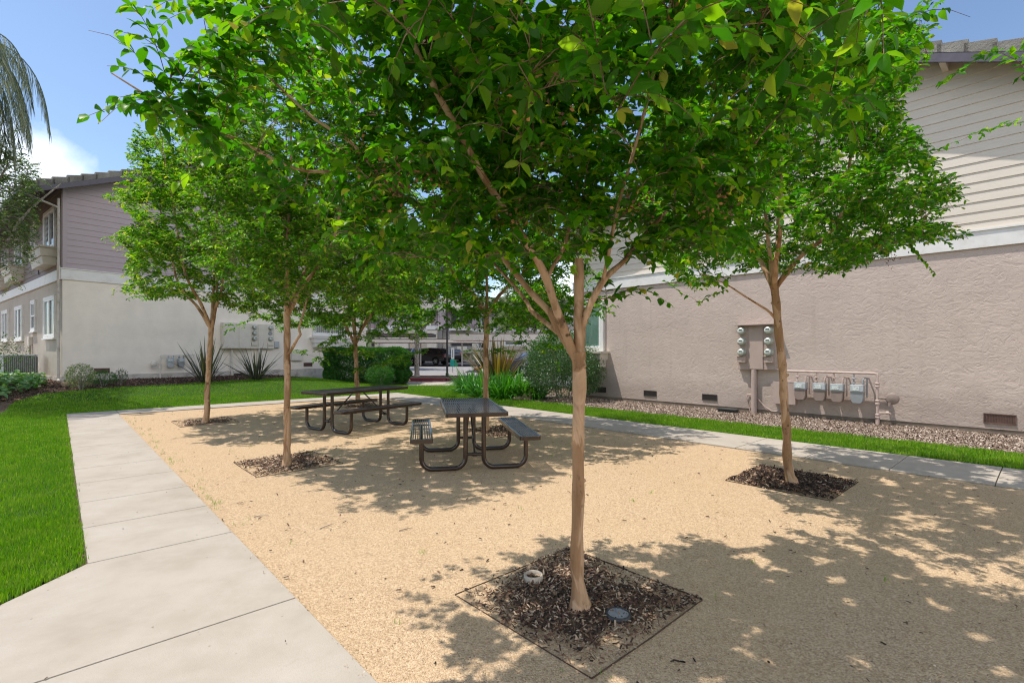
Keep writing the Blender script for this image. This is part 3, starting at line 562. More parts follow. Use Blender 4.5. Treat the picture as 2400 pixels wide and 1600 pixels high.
def tree(loc, limbs, pts, leaf_len, label, name='crape_myrtle_tree', cat='tree', group=None, detail=1, mat='leaf', bk='bark', spacing=0.036, tip_len=0.42, tipfrac=0.12, seeds=0, sides=5, width=0.5, young=None, step=0.14, tw=0.0042, shoots=4, cullf=None, gaps=0.16, warm=0.0):
    """limbs: (list of world points, list of radii); pts: world points where twigs end"""
    root = thing(name, label, cat, loc, 0, group); off = Vector(loc); on = np.array(off)
    tb = MB(); tb2 = MB(); nodes = []; nr = []
    for P, rr in limbs:
        P = [Vector(p) for p in P]; q = []; qr = []
        for a in range(len(P)-1):                    # smooth the limb (Catmull-Rom)
            p0 = P[max(a-1, 0)]; p1 = P[a]; p2 = P[a+1]; p3 = P[min(a+2, len(P)-1)]
            k = max(2, int((p2-p1).length/0.09))
            for j in range(k):
                t = j/k; q.append(0.5*((2*p1)+(-p0+p2)*t+(2*p0-5*p1+4*p2-p3)*t*t+(-p0+3*p1-3*p2+p3)*t**3)); qr.append(rr[a]*(1-t)+rr[a+1]*t)
        q.append(P[-1]); qr.append(rr[-1])
        qw = [v+Vector((math.sin(v.z*9+v.x*5), math.cos(v.z*8+v.y*4), 0))*min(0.006, r*0.12) for v, r in zip(q, qr)]
        tb.tube([v-off for v in qw], [r*(1+0.06*math.sin(i*1.9+r*90)+0.04*math.sin(i*4.3)) for i, r in enumerate(qr)], 16 if max(rr) > 0.03 else 8)
        for v, r in zip(q, qr):
            if v.z > loc[2]+1.0 or len(limbs) < 3: nodes.append(tuple(v)); nr.append(r)
    nodes = [n for n in nodes]; NA = np.array(nodes); pts = np.array(pts)
    d0 = np.array([np.min(np.linalg.norm(NA-p, axis=1)) for p in pts]); pts = pts[np.argsort(d0)]
    cap = len(NA)+len(pts)*14; buf = np.zeros((cap, 3)); buf[:len(NA)] = NA; dirs = np.zeros((cap, 3)); dirs[:, 2] = 1
    rad = np.full(cap, 0.004); rad[:len(NA)] = nr; cnt = len(NA)
    LPp = []; LD = []; LT_ = []; heads = []
    ctr = NA.mean(0)
    for p in pts:
        dd = buf[:cnt]-p; dist = np.sqrt((dd**2).sum(1)); cost = dist+0.6*np.clip(buf[:cnt, 2]-p[2]+0.05, 0, None)
        k = int(np.argmin(cost)); a = buf[k]; L = dist[k]
        if L < 0.05: continue
        out = (p-a); mid = a+out*0.5+np.array([0, 0, 0.10*L])+rng.normal(0, 0.05*L, 3)
        m = max(2, int(L/step)+1); ts = np.linspace(0, 1, m+1)
        cur = (1-ts)[:, None]**2*a+2*(ts*(1-ts))[:, None]*mid+ts[:, None]**2*p
        r0 = min(rad[k]*0.75, tw*0.6+0.005*L); tb2.tube([Vector(c-on) for c in cur], [r0*(1-t)+0.0018*t for t in ts], sides, caps=False)
        e = cnt+m; buf[cnt:e] = cur[1:]; rad[cnt:e] = np.linspace(r0, 0.003, m); cnt = e
        seg = np.cumsum(np.concatenate([[0], np.linalg.norm(np.diff(cur, axis=0), axis=1)])); tot = seg[-1]
        st = max(0.0, tot-tip_len); nn = max(3, int((tot-st)/spacing)); tt = np.linspace(st, tot, nn)+rng.normal(0, spacing*0.15, nn)
        tt = np.clip(tt, 0, tot); q = np.stack([np.interp(tt, seg, cur[:, i]) for i in range(3)], -1)
        tg = unit(np.gradient(q, axis=0)); sd = unit(np.cross(tg, np.array([0, 0, 1.0]))+1e-4)
        for sgn in (-1, 1):
            ang = rng.uniform(0.75, 1.2, nn)[:, None]; d = tg*np.cos(ang)+sd*sgn*np.sin(ang); d += rng.normal(0, 0.28, (nn, 3)); d[:, 2] += rng.normal(0.02, 0.2)
            LPp.append(q); LD.append(unit(d)); LT_.append(np.linspace(0, 1, nn))
        LPp.append(p[None]); LD.append(unit(tg[-1:]+rng.normal(0, 0.2, (1, 3)))); LT_.append(np.array([1.0]))
        heads.append((p, tg[-1]))
        for sh in range(shoots):                # short side shoots
            f = rng.uniform(max(0.15, st/tot), 0.97); o0 = np.array([np.interp(f*tot, seg, cur[:, i]) for i in range(3)]); td = unit(np.array([np.interp(f, ts, np.gradient(cur, axis=0)[:, i]) for i in range(3)]))
            s_ = unit(np.cross(td, [0, 0, 1.0])+1e-4)*(1 if (sh+k) % 2 else -1); dd = unit(td*rng.uniform(0.3, 1)+s_*rng.uniform(0.5, 1.1)+np.array([0, 0, rng.uniform(-0.25, 0.5)])); ll = tip_len*rng.uniform(0.4, 0.8)
            q3 = np.linspace(0, 1, 5)[:, None]; pth = o0+dd*ll*q3+np.array([0, 0, 1.0])*(ll*0.18*q3*(1-q3)*4-0.10*ll*q3**2)
            if cullf is not None and cullf(pth[-1]): continue
            tb2.tube([Vector(c-on) for c in pth], [tw*0.55, tw*0.5, tw*0.42, tw*0.35, tw*0.25], 3, caps=False)
            nn = max(3, int(ll/spacing)); fr_ = np.linspace(0.12, 1, nn); q = np.stack([np.interp(fr_, q3[:, 0], pth[:, i]) for i in range(3)], -1); tg = unit(np.gradient(q, axis=0)); sd = unit(np.cross(tg, np.array([0, 0, 1.0]))+1e-4)
            for sgn in (-1, 1):
                ang = rng.uniform(0.75, 1.2, nn)[:, None]; d = tg*np.cos(ang)+sd*sgn*np.sin(ang)+rng.normal(0, 0.28, (nn, 3)); d[:, 2] -= 0.05
                LPp.append(q); LD.append(unit(d)); LT_.append(fr_)
            LPp.append(pth[-1][None]); LD.append(unit(tg[-1:])); LT_.append(np.array([1.0]))
    for _ in range(5):                          # pruning stubs and knots
        P0, r0_ = limbs[0]; f = rng.uniform(0.35, 0.97); i0 = min(len(P0)-2, int(f*(len(P0)-1))); p_ = Vector(P0[i0]).lerp(Vector(P0[i0+1]), rng.random())-off; a_ = rng.uniform(0, 6.28); rr_ = r0_[i0]; dv = Vector((math.cos(a_), math.sin(a_), 0.5))
        if p_.z > 0.3: tb.tube([p_+dv*rr_*0.5, p_+dv*rr_*1.02, p_+dv*rr_*1.28], [rr_*0.5, rr_*0.36, rr_*0.22], 8)
    tb.build('trunk', M[bk], root); tb2.build('branches', M['twig'] if bk == 'bark' else M[bk], root)
    P = np.concatenate(LPp); D = np.concatenate(LD); tp = np.concatenate(LT_)
    if gaps > 0:                                # holes cut along the sun's direction, shaped to let sun flecks through
        uu = P[:, 0]+P[:, 2]*0.44; vv = P[:, 1]-P[:, 2]*0.03; q_ = np.zeros(len(P)); gr = np.random.default_rng(len(P))
        for wl in (0.55, 0.40, 0.30, 0.23, 0.23, 0.18): a_ = gr.uniform(0, 6.28); q_ += np.sin((uu*math.cos(a_)+vv*math.sin(a_))*6.283/wl+gr.uniform(0, 6.28))*(wl**0.3)
        q_ += rng.normal(0, 0.12, len(P)); kp = q_ < np.quantile(q_, 1-gaps); P = P[kp]; D = D[kp]; tp = tp[kp]
    n = len(P)
    U = unit(np.array([0, 0, 1.0])+rng.normal(0, 0.38, (n, 3))); L = leaf_len*rng.uniform(0.6, 1.15, n)*(1-0.35*tp**3)
    hi = np.clip((P[:, 2]-np.percentile(P[:, 2], 30))/(np.ptp(P[:, 2])+.01), 0, 1)
    ti = np.clip(rng.normal(0.40, 0.21, n)+0.14*tp**3, 0, 0.86); y = (rng.random(n) < tipfrac*(tp**2)); ti[y] = rng.uniform(0.8, 1.0, y.sum())
    V, fs, tt = leaves(P-on, D, U, L, L*width*rng.uniform(0.85, 1.15, n), ti, detail)
    np_mesh('crown', V, fs, M[mat], root, tt)
    if seeds:
        idx = rng.choice(len(heads), min(seeds, len(heads)), False); SP = []; SD = []
        for i in idx:
            p, d = heads[i]; k = int(rng.integers(25, 60)); SP.append(p-on+rng.normal(0, 0.055, (k, 3))+d*0.03); SD.append(rng.normal(0, 1, (k, 3)))
        SP = np.concatenate(SP); SD = unit(np.concatenate(SD)); n = len(SP)
        V, fs, tt = leaves(SP, SD, unit(rng.normal(0, 1, (n, 3))), np.full(n, 0.022), np.full(n, 0.014), rng.random(n), 2)
        so2 = np_mesh('seed_heads', V, fs, M['seeds'], root, tt); so2['label'] = 'brown dried seed clusters'; so2['kind'] = 'stuff'
    print(label, 'leaves', len(P)); return root
def crown_pts(c, r, n, shell=0.45, low=-1.0, seed=1, lump=0.18, cull=None, void=-0.25):
    g = np.random.default_rng(seed); out = []
    ph = g.uniform(0, 6.28, 8)
    while len(out) < n:
        v = unit(g.normal(0, 1, 3)); rr = (shell+(1-shell)*g.random())if g.random() < 0.8 else g.random()**0.5
        az = math.atan2(v[1], v[0]); k = 1+lump*(math.sin(3*az+ph[0]+2*v[2])+0.7*math.sin(5*az+ph[1]-3*v[2])+0.6*math.sin(7*v[2]+ph[2]+az))
        if v[2] < low: continue
        if v[2] < 0: v = v*np.array([1-0.5*v[2], 1-0.5*v[2], 1.0]); v[:2] /= max(1, np.hypot(v[0], v[1])/1.02)
        p = np.array(c)+v*rr*k*np.array(r)
        q_ = np.sin(4.3*p[0]+ph[3])+np.sin(4.9*p[1]+ph[4])+np.sin(5.6*p[2]+ph[5])+0.8*np.sin(9*p[0]+7*p[1]+ph[6]); 
        if q_ < void and g.random() < 0.9: continue
        if cull is not None and cull(p): continue
        out.append(p)
    return np.array(out)
def px_of(p): return 1200+F*p[0]/p[1], HZ-F*(p[2]-EYE)/p[1]
GRP = 'smooth barked crape myrtle trees in the court'
# front tree: limbs traced in real depth
def L_(pts, r0, r1):
    n = len(pts); return ([wp(*p) for p in pts], [r0+(r1-r0)*i/(n-1) for i in range(n)])
B1 = gp(1357, 1429)
fl = []
fl.append(([B1+Vector((0.0, 0, -0.03)), B1+Vector((0.004, 0, 0.04)), wp(1355, 1360, 2.87), wp(1353, 1200, 2.87), wp(1357, 1000, 2.87), wp(1356, 880, 2.87), wp(1354, 826, 2.87)], [0.088, 0.060, 0.039, 0.0355, 0.036, 0.040, 0.044]))
fl.append(L_([(1355, 850, 2.87), (1360, 780, 2.88), (1358, 713, 2.9), (1357, 650, 2.9), (1356, 606, 2.9)], 0.036, 0.025))
fl.append(L_([(1352, 850, 2.87), (1332, 797, 2.85), (1303, 718, 2.82), (1282, 654, 2.8), (1256, 603, 2.75), (1228, 560, 2.7), (1175, 480, 2.62), (1131, 413, 2.55), (1081, 317, 2.45), (1031, 230, 2.4), (989, 145, 2.35), (955, 61, 2.3), (925, -60, 2.3)], 0.027, 0.010))
fl.append(L_([(1282, 656, 2.8), (1298, 620, 2.84), (1323, 576, 2.88), (1345, 480, 2.95), (1370, 330, 3.0), (1400, 120, 3.05), (1420, -150, 3.1)], 0.012, 0.006))
fl.append(L_([(1345, 835, 2.88), (1308, 772, 2.92), (1290, 733, 2.95), (1257, 698, 3.0), (1226, 662, 3.03), (1180, 606, 3.06), (1136, 576, 3.08), (1070, 530, 3.05), (1007, 492, 3.0), (909, 440, 2.9), (867, 383, 2.88), (821, 333, 2.85), (737, 279, 2.85), (637, 187, 2.85), (560, 100, 2.85)], 0.023, 0.006))
fl.append(L_([(867, 420, 2.9), (821, 402, 2.8), (725, 402, 2.7), (652, 379, 2.5), (553, 325, 2.35), (476, 298, 2.2), (400, 256, 2.1), (330, 215, 2.03), (262, 172, 2.0)], 0.009, 0.003))
fl.append(L_([(1310, 780, 2.95), (1277, 754, 3.05), (1244, 726, 3.15), (1236, 708, 3.2), (1200, 664, 3.3), (1140, 600, 3.45), (1060, 520, 3.6)], 0.018, 0.007))
fl.append(L_([(1356, 800, 2.87), (1369, 754, 2.87), (1381, 723, 2.86), (1399, 682, 2.86), (1420, 650, 2.88), (1436, 634, 2.9), (1464, 610, 2.95), (1488, 576, 3.0), (1546, 513, 3.1), (1640, 400, 3.15), (1760, 250, 3.2), (1900, 80, 3.2)], 0.024, 0.007))
fl.append(L_([(1412, 660, 2.87), (1425, 600, 2.75), (1450, 480, 2.6), (1500, 300, 2.45), (1560, 60, 2.35), (1600, -150, 2.3)], 0.012, 0.006))
0 and fl.append(L_([(1330, 797, 2.85), (1300, 700, 2.6), (1275, 560, 2.3), (1262, 380, 2.05), (1258, 220, 1.85), (1262, 100, 1.75)], 0.009, 0.004))
def cull1(p):
    px, py = px_of(p) if p[1] > 0.3 else (0, -999)
    if math.dist(p, (0, 0, EYE)) < 1.5: return True
    if p[1] < 0.9: return False
    lim = np.interp(px, [150, 420, 560, 700, 900, 1100, 1300, 1500, 1700, 1850, 2000, 2200], [-50, 40, 330, 420, 520, 600, 650, 640, 600, 480, 300, 60])
    if py > lim-30: return True
    if px < 470 and not (py > 0 and py < 0): return True
    return px > 2120
cp = np.concatenate([crown_pts((0.35, 2.5, 3.2), (2.45, 1.6, 1.15), 580, 0.3, -0.9, 3, 0.12, cull1), crown_pts((0.25, 2.85, 2.7), (1.55, 0.9, 0.55), 170, 0.2, -1, 33, 0.1, cull1)]+[np.array([wp(rng.uniform(820, 1680), rng.uniform(330, 610), rng.uniform(2.35, 3.2))]) for _ in range(110)])
extra = []
for (px, py, d) in [(300, 175, 2.0), (330, 190, 2.0), (350, 255, 2.03), (395, 215, 2.06), (430, 300, 2.1), (450, 240, 2.12), (500, 335, 2.2), (530, 270, 2.22), (590, 380, 2.35), (620, 310, 2.4), (400, 175, 2.05), (470, 280, 2.15), (290, 185, 2.0), (380, 240, 2.05), (440, 190, 2.05), (500, 110, 2.1), (560, 130, 2.1), (540, 210, 2.15), (600, 60, 2.2), (640, 20, 2.2), (680, 60, 2.3), (640, 180, 2.3), (1215, 150, 1.72), (1290, 130, 1.7), (1330, 190, 1.72), (1250, 215, 1.75), (1350, 20, 1.8), (1200, 40, 1.9), (1420, 60, 1.9), (1040, 550, 3.0), (1120, 620, 3.1), (1180, 640, 3.2), (1450, 640, 2.9), (1530, 610, 3.0), (1010, 580, 3.2), (1600, 560, 3.1), (1380, 600, 2.7), (1250, 620, 3.3), (1480, 690, 3.1), (950, 600, 3.0), (640, 440, 2.7), (600, 380, 2.7), (700, 480, 2.75), (820, 520, 2.8)]:
    extra.append(np.array(wp(px, py, d)))
tree(tuple(B1), fl, np.concatenate([cp, extra]), 0.080, 'foreground tree with forked orange tan trunk and large dark leaves overhead', group=GRP, width=0.58, gaps=0.2, warm=0, seeds=34, shoots=3, cullf=lambda p: math.dist(p, (0, 0, EYE)) < 1.4)
def std_tree(bpx, bpy, fork_h, height, rad, n, leaf, label, lean=(0, 0), seed=5, tr=0.05, low=-0.75, cz=None, detail=2, cull=None, seeds=0, nl=5, crown_off=(0, 0), base=None, extra=None, xlimbs=(), limk=(0.42, 0.68), tipfrac=0.12, **kw):
    g = np.random.default_rng(seed); b = gp(bpx, bpy) if base is None else Vector((*base, float(gz(*base))))
    top = b+Vector((lean[0], lean[1], fork_h)); lim = []
    lim.append(([b+Vector((0, 0, -0.04)), b+Vector((0, 0, 0.05)), b+Vector((lean[0]*0.2, lean[1]*0.2, 0.25)), b+Vector((lean[0]*0.5+g.normal(0, .012), lean[1]*0.5, fork_h*0.55)), top], [tr*1.85, tr*1.3, tr*1.0, tr*0.88, tr*0.92]))
    zc = (fork_h+height)/2 if cz is None else cz; c = Vector((b.x+lean[0]+crown_off[0], b.y+lean[1]+crown_off[1], b.z+zc)); rz = height-zc
    a0 = g.uniform(0, 6.28)
    for i in range(nl):
        a = a0+i*6.283/nl+g.normal(0, 0.25); k = g.uniform(*limk) if i else 0.1
        e = Vector((c.x+math.cos(a)*rad*k, c.y+math.sin(a)*rad*k, b.z+height*g.uniform(0.72, 0.9))); q = top.lerp(e, 0.35)+Vector((math.cos(a), math.sin(a), 0))*rad*0.10*(1 if i else 0); q.z = top.z+(e.z-top.z)*0.30
        q2 = top.lerp(e, 0.7); q2.z += 0.05
        lim.append(([top+Vector((0, 0, -0.06)), top.lerp(q, 0.4)+Vector((0, 0, 0.02)), q, q2, e], [tr*0.7, tr*0.52, tr*0.40, tr*0.26, tr*0.13]))
    lim += [L_(*xl) for xl in xlimbs]
    pts = crown_pts(tuple(c), (rad, rad, rz), n, 0.4, low, seed, 0.13, cull)
    if extra: pts = np.concatenate([pts, [np.array(wp(*e)) for e in extra]])
    return tree(tuple(b), lim, pts, leaf, label, group=kw.pop('group', GRP), detail=detail, seeds=seeds, tipfrac=tipfrac, cullf=kw.pop('cullf', cull), **kw)
# right hand tree by the gas meters
def cull2(p):
    px, py = px_of(p); lim = np.interp(px, [1500, 1560, 1640, 1760, 1900, 2000, 2150, 2280], [560, 640, 690, 640, 650, 640, 570, 560])
    rt = np.interp(py, [-400, 0, 120, 260, 330, 430, 560, 640], [2270, 2230, 2190, 2120, 2180, 2260, 2270, 2170])
    return py > lim or px > rt or px < 1500
std_tree(1855, 1134, 2.25, 5.3, 2.35, 800, 0.075, 'crape myrtle leaning left in front of the meters on the mauve wall', (-0.17, 0.05), 11, 0.047, -1, 3.45, 1, cull2, 14, limk=(0.28, 0.48), xlimbs=[([(1830, 765, 5.66), (1806, 733, 5.64), (1781, 716, 5.62), (1737, 689, 5.6), (1700, 665, 5.55), (1640, 640, 5.5)], 0.017, 0.006)],
         extra=[(2330, 300, 5.4), (2390, 290, 5.4), (2300, 320, 5.5), (2250, 330, 5.5), (2200, 350, 5.6), (2270, 560, 5.5), (2230, 580, 5.5), (2240, 470, 5.6), (2190, 640, 5.4), (2120, 270, 5.6), (1600, 690, 5.3), (1560, 660, 5.4), (1640, 710, 5.3), (1700, 680, 5.3)])
def cull3(p):
    px, py = px_of(p); lim = np.interp(px, [250, 330, 480, 560, 680, 800, 900, 1000], [430, 560, 640, 690, 720, 730, 740, 700])
    return py > lim or px < np.interp(py, [0, 150, 330, 700], [500, 470, 420, 420])
std_tree(673, 1094, 2.0, 5.9, 1.8, 900, 0.076, 'straight crape myrtle in the mulch square left of the picnic tables', (-0.05, 0.1), 21, 0.045, -1, 3.6, 2, cull3, 8, mat='leaf_sun', gaps=0.2, xlimbs=[([(668, 835, 6.45), (679, 826, 6.44), (696, 795, 6.42), (704, 783, 6.4), (700, 770, 6.4), (709, 742, 6.4), (722, 690, 6.38)], 0.022, 0.010)], crown_off=(0.1, 0.2))
def cull4(p):
    px, py = px_of(p); lim = np.interp(px, [200, 260, 300, 400, 480, 560, 700], [500, 690, 720, 700, 700, 740, 740])
    lf = np.interp(py, [225, 300, 400, 460, 520, 560, 600, 690], [400, 310, 290, 235, 330, 225, 300, 260]); return py > lim or px < lf or py < 225
std_tree(482, 991, 2.0, 6.7, 2.2, 900, 0.09, 'crape myrtle with sunlit yellow green crown nearest the left building', (0.12, 0), 31, 0.055, -1, 4.1, 2, cull4, 5, tipfrac=0.45, crown_off=(-0.1, 0), mat='leaf_sun')
std_tree(1140, 1010, 2.2, 5.6, 2.3, 760, 0.095, 'crape myrtle directly behind the near picnic table', (0.0, 0.1), 41, 0.055, -1, 3.5, 2, None, 4)
std_tree(840, 951, 1.72, 6.2, 2.5, 760, 0.102, 'crape myrtle with low forked trunk behind the far picnic table', (-0.12, 0.1), 51, 0.062, -1, 3.65, 2, None, 4, mat='leaf_sun')
# neighbour trees of the court just out of frame: their branches and shade reach in
std_tree(0, 0, 2.2, 4.9, 2.1, 300, 0.10, 'tree beyond the right edge whose bright leafy branch hangs over the gable wall', (0, 0), 61, 0.055, -0.7, 3.6, 2, lambda p: p[1] > 0 and p[0] < p[1]*1.12+0.3, 0, base=(6.7, 2.0), group=None,
         extra=[(2420, 120, 3.9), (2380, 140, 3.9), (2340, 120, 3.9), (2300, 130, 3.9), (2260, 160, 3.9), (2215, 190, 3.9), (2390, 180, 3.9), (2430, 60, 4.0), (2420, 160, 3.9)], step=0.2)
# background trees
std_tree(977, 886, 2.35, 8.0, 3.2, 800, 0.14, 'grey barked tree with pale forked trunk standing in the red kerbed island', (0.0, 0), 71, 0.14, -0.7, 5.6, 2, None, 0, bk='bark_grey', mat='leaf_oak', spacing=0.09, tip_len=0.9, step=0.4, group=None, name='street_tree', nl=4, tw=0.02)
std_tree(1262, 858, 2.2, 8.5, 4.2, 700, 0.24, 'round light green tree rising behind the carport roof', (0, 0), 81, 0.15, -0.8, 5.2, 2, None, 0, base=(2.2, 49.5), bk='bark_grey', mat='leaf_oak', spacing=0.14, tip_len=1.2, step=0.5, group=None, name='street_tree', tw=0.03)
std_tree(0, 0, 2.5, 9.5, 3.6, 300, 0.20, 'tall tree behind the box hedge left of the parked cars', (0, 0), 91, 0.16, -0.6, 6.0, 2, None, 0, base=(-11.5, 40), bk='bark_grey', mat='leaf_oak', spacing=0.13, tip_len=1.2, step=0.5, group=None, name='street_tree', tw=0.03)
std_tree(0, 0, 2.4, 7.6, 2.5, 560, 0.085, 'dense small leaved tree at the left edge in front of the windows', (0, 0), 101, 0.13, -0.8, 5.0, 2, lambda p: px_of(p)[0] > 95 and px_of(p)[1] < 700 and px_of(p)[1] > -100, 0, base=(-16.8, 14.3), crown_off=(1.6, 0), bk='bark_grey', mat='leaf_oak', spacing=0.055, tip_len=0.7, step=0.3, group=None, name='shade_tree', tw=0.01)
# palm at the left edge
b = Vector((-13.95, 12.4, float(gz(-13.95, 12.4)))); t = thing('palm_tree', 'feather palm with drooping fronds hanging in at the left edge', 'palm tree', tuple(b))
g = MB(); g.tube([(0, 0, -.1), (0, 0, 2), (0.0, 0, 5), (0.0, 0, 8.9)], [0.24, 0.17, 0.15, 0.16], 16); g.build('trunk', M['bark_grey'], t)
g = MB(); VV = []; FS = [[], []]; nv = 0; allP = []; allD = []; allU = []; allL = []
pr = np.random.default_rng(5)
for k in range(44):
    a = k*2.39996+0.3; el = 1.25-1.5*(k/30)+pr.normal(0, 0.08); L = 3.0+pr.normal(0, 0.3); p = np.array([0.0, 0, 8.9]); d = np.array([math.cos(a)*math.cos(el), math.sin(a)*math.cos(el), math.sin(el)]); pts_ = [p.copy()]
    for j in range(16):
        p = p+d*L/16; d = unit(d+np.array([0, 0, -0.30])); pts_.append(p.copy())
    g.tube([Vector(q) for q in pts_], list(np.linspace(0.022, 0.004, 17)), 5, caps=False); P_ = np.array(pts_)
    tt = np.linspace(0.12, 1, 70); q = np.stack([np.interp(tt*16, np.arange(17), P_[:, i]) for i in range(3)], -1); tg = unit(np.gradient(q, axis=0)); sd = unit(np.cross(tg, [0, 0, 1.0]))
    for sg in (-1, 1):
        dd = unit(sd*sg*0.75+tg*0.55+np.array([0, 0, -1.3])+pr.normal(0, 0.1, q.shape)); allP.append(q); allD.append(dd); allU.append(unit(np.cross(dd, sd*sg)+pr.normal(0, .2, q.shape))); allL.append(0.8*np.sin(np.pi*np.clip(tt, 0.1, 0.95))**0.5+0.05)
g.build('frond_stems', M['leaf_palm'], t)
P = np.concatenate(allP); D = np.concatenate(allD); L = np.concatenate(allL); n = len(P)
m_ = n; o = np.zeros((m_, 6, 3)); S_ = unit(np.cross(D, unit(pr.normal(0, 1, (m_, 3))))); W_ = 0.006
o[:, 0] = P-S_*W_; o[:, 1] = P+S_*W_; Q = P+D*(L*.5)[:, None]; Q2 = Q+unit(D+np.array([0, 0, -0.9]))*(L*.5)[:, None]
o[:, 2] = Q+S_*W_; o[:, 3] = Q-S_*W_; o[:, 4] = Q2+S_*.002; o[:, 5] = Q2-S_*.002; i = np.arange(m_)*6
np_mesh('fronds', o.reshape(-1, 3), [np.stack([i, i+1, i+2, i+3], -1), np.stack([i+3, i+2, i+4, i+5], -1)], M['leaf_palm'], t, np.repeat(np.clip(pr.normal(.45, .25, m_), 0, 1), 6))
# ------------------------------------------------------------------ shrubs
def leaf_cloud(name, parent, c, r, n, leaf, mat, seed, box=False, lump=0.12, low=-0.9, wd=0.5, inner=0.55, upb=0.4, detail=2):
    g = np.random.default_rng(seed); c = np.array(c); r = np.array(r)
    if box:
        v = g.uniform(-1, 1, (n, 3)); ax = g.integers(0, 3, n); top = g.random(n) < 0.9
        sg = np.where(g.random(n) < 0.5, -1.0, 1.0); sg[(ax == 2)] = 1.0; v[np.arange(n), ax] = np.where(top, sg*(1-np.abs(g.normal(0, 0.06, n))), v[np.arange(n), ax])
        nrm = np.zeros((n, 3)); nrm[np.arange(n), ax] = sg
        q = v.copy(); m6 = (np.abs(v)**7).sum(1)**(1/7); q = v/np.maximum(m6, 1)[:, None]
        k = 1+lump*0.35*(np.sin(v[:, 0]*9+seed)+np.sin(v[:, 1]*7+v[:, 2]*6)+np.sin(v[:, 2]*11+v[:, 0]*13))[:, None]; P = c+q*k*r
    else:
        v = unit(g.normal(0, 1, (n, 3))); v = v[v[:, 2] > low]; n = len(v); az = np.arctan2(v[:, 1], v[:, 0])
        rr = np.where(g.random(n) < 0.8, inner+(1-inner)*g.random(n)**0.4, g.random(n)**.5)
        k = 1+lump*(np.sin(4*az+seed+3*v[:, 2])+np.sin(7*az-5*v[:, 2]+seed*2)+0.8*np.sin(11*az+9*v[:, 2])); P = c+v*(rr*k)[:, None]*r; nrm = v
    D = unit(nrm*0.8+g.normal(0, 0.55, (n, 3))+np.array([0, 0, upb])); U = unit(nrm*0.5+g.normal(0, 0.6, (n, 3))+np.array([0, 0, 0.5]))
    L = leaf*g.uniform(0.65, 1.2, n); ti = np.clip(g.normal(0.42, 0.22, n), 0, 1)
    V, fs, tt = leaves(P, D, U, L, L*wd, ti, detail); return np_mesh(name, V, fs, M[mat], parent, tt)
def shrub(px, py, h, r, n, leaf, mat, label, seed, name='shrub', cat='shrub', loc=None, box=None, grp=None, stems=6, rz=0.0, **kw):
    b = gp(px, py) if loc is None else Vector((*loc, float(gz(*loc)))); t = thing(name, label, cat, tuple(b), rz, grp)
    rr = (r, r, h/2) if box is None else box
    leaf_cloud('foliage', t, (0, 0, h/2+0.02), (rr[0], rr[1], h/2), n, leaf, mat, seed, box is not None, **kw)
    g = MB(); q = random.Random(seed)
    for i in range(stems):
        a = q.uniform(0, 6.28); k = q.uniform(0.1, 0.7); e = (math.cos(a)*rr[0]*k, math.sin(a)*rr[1]*k, h*q.uniform(0.5, 0.8)); s0 = (math.cos(a)*rr[0]*k*0.3, math.sin(a)*rr[1]*k*0.3, -0.03)
        g.tube([s0, ((s0[0]+e[0])/2-0.02, (s0[1]+e[1])/2+0.02, e[2]*0.5), e], [0.022*min(1, h), 0.015*min(1, h), 0.005], 6, caps=False)
    g.build('stems', M['bark_grey'], t); return t
shrub(0, 0, 1.55, 1, 60000, 0.075, 'leaf_hedge', 'clipped dark green box hedge beside the pale building', 3, 'hedge', 'hedge', loc=(-6.42, 22.2), box=(1.75, 0.9), lump=0.10, stems=14, upb=0.1)
shrub(891, 905, 0.85, 0.58, 7000, 0.05, 'leaf_hedge', 'small round bright green shrub in front of the clipped hedge', 4, lump=0.06)
shrub(1318, 936, 1.78, 1.2, 24000, 0.052, 'leaf_grey', 'large loose grey green shrub under the window of the mauve building', 5, lump=0.07, loc=(1.55, 15.0), low=-0.8)
shrub(0, 0, 2.4, 1.5, 9000, 0.09, 'leaf_hedge', 'bright green shrub rising behind the large grey green shrub', 6, loc=(2.2, 21.5), lump=0.06)
shrub(189, 912, 0.72, 0.36, 1900, 0.045, 'leaf_var', 'small cream variegated shrub at the corner of the left building', 7, lump=0.08)
shrub(240, 903, 0.42, 0.38, 1500, 0.04, 'leaf_hedge', 'low dark green shrub right of the variegated one', 8, lump=0.1)
shrub(284, 900, 0.45, 0.17, 500, 0.04, 'leaf_grey', 'tiny upright grey green shrub by the foundation ledge', 9)
shrub(1090, 846, 1.25, 1, 3500, 0.14, 'leaf_oak', 'loose low hedge in front of the far balconies', 10, 'hedge', 'hedge', loc=(-3.9, 61.0), box=(4.4, 0.8), lump=0.2, stems=5)
shrub(1150, 930, 0.5, 0.35, 900, 0.045, 'leaf_var', 'small pale variegated shrub left of the big round shrub', 12, loc=(0.35, 15.2))
shrub(5, 835, 1.6, 1.3, 2600, 0.06, 'leaf_oak', 'grey green shrub poking in at the left edge before the side wall', 13, loc=(-16.1, 14.6), lump=0.15)
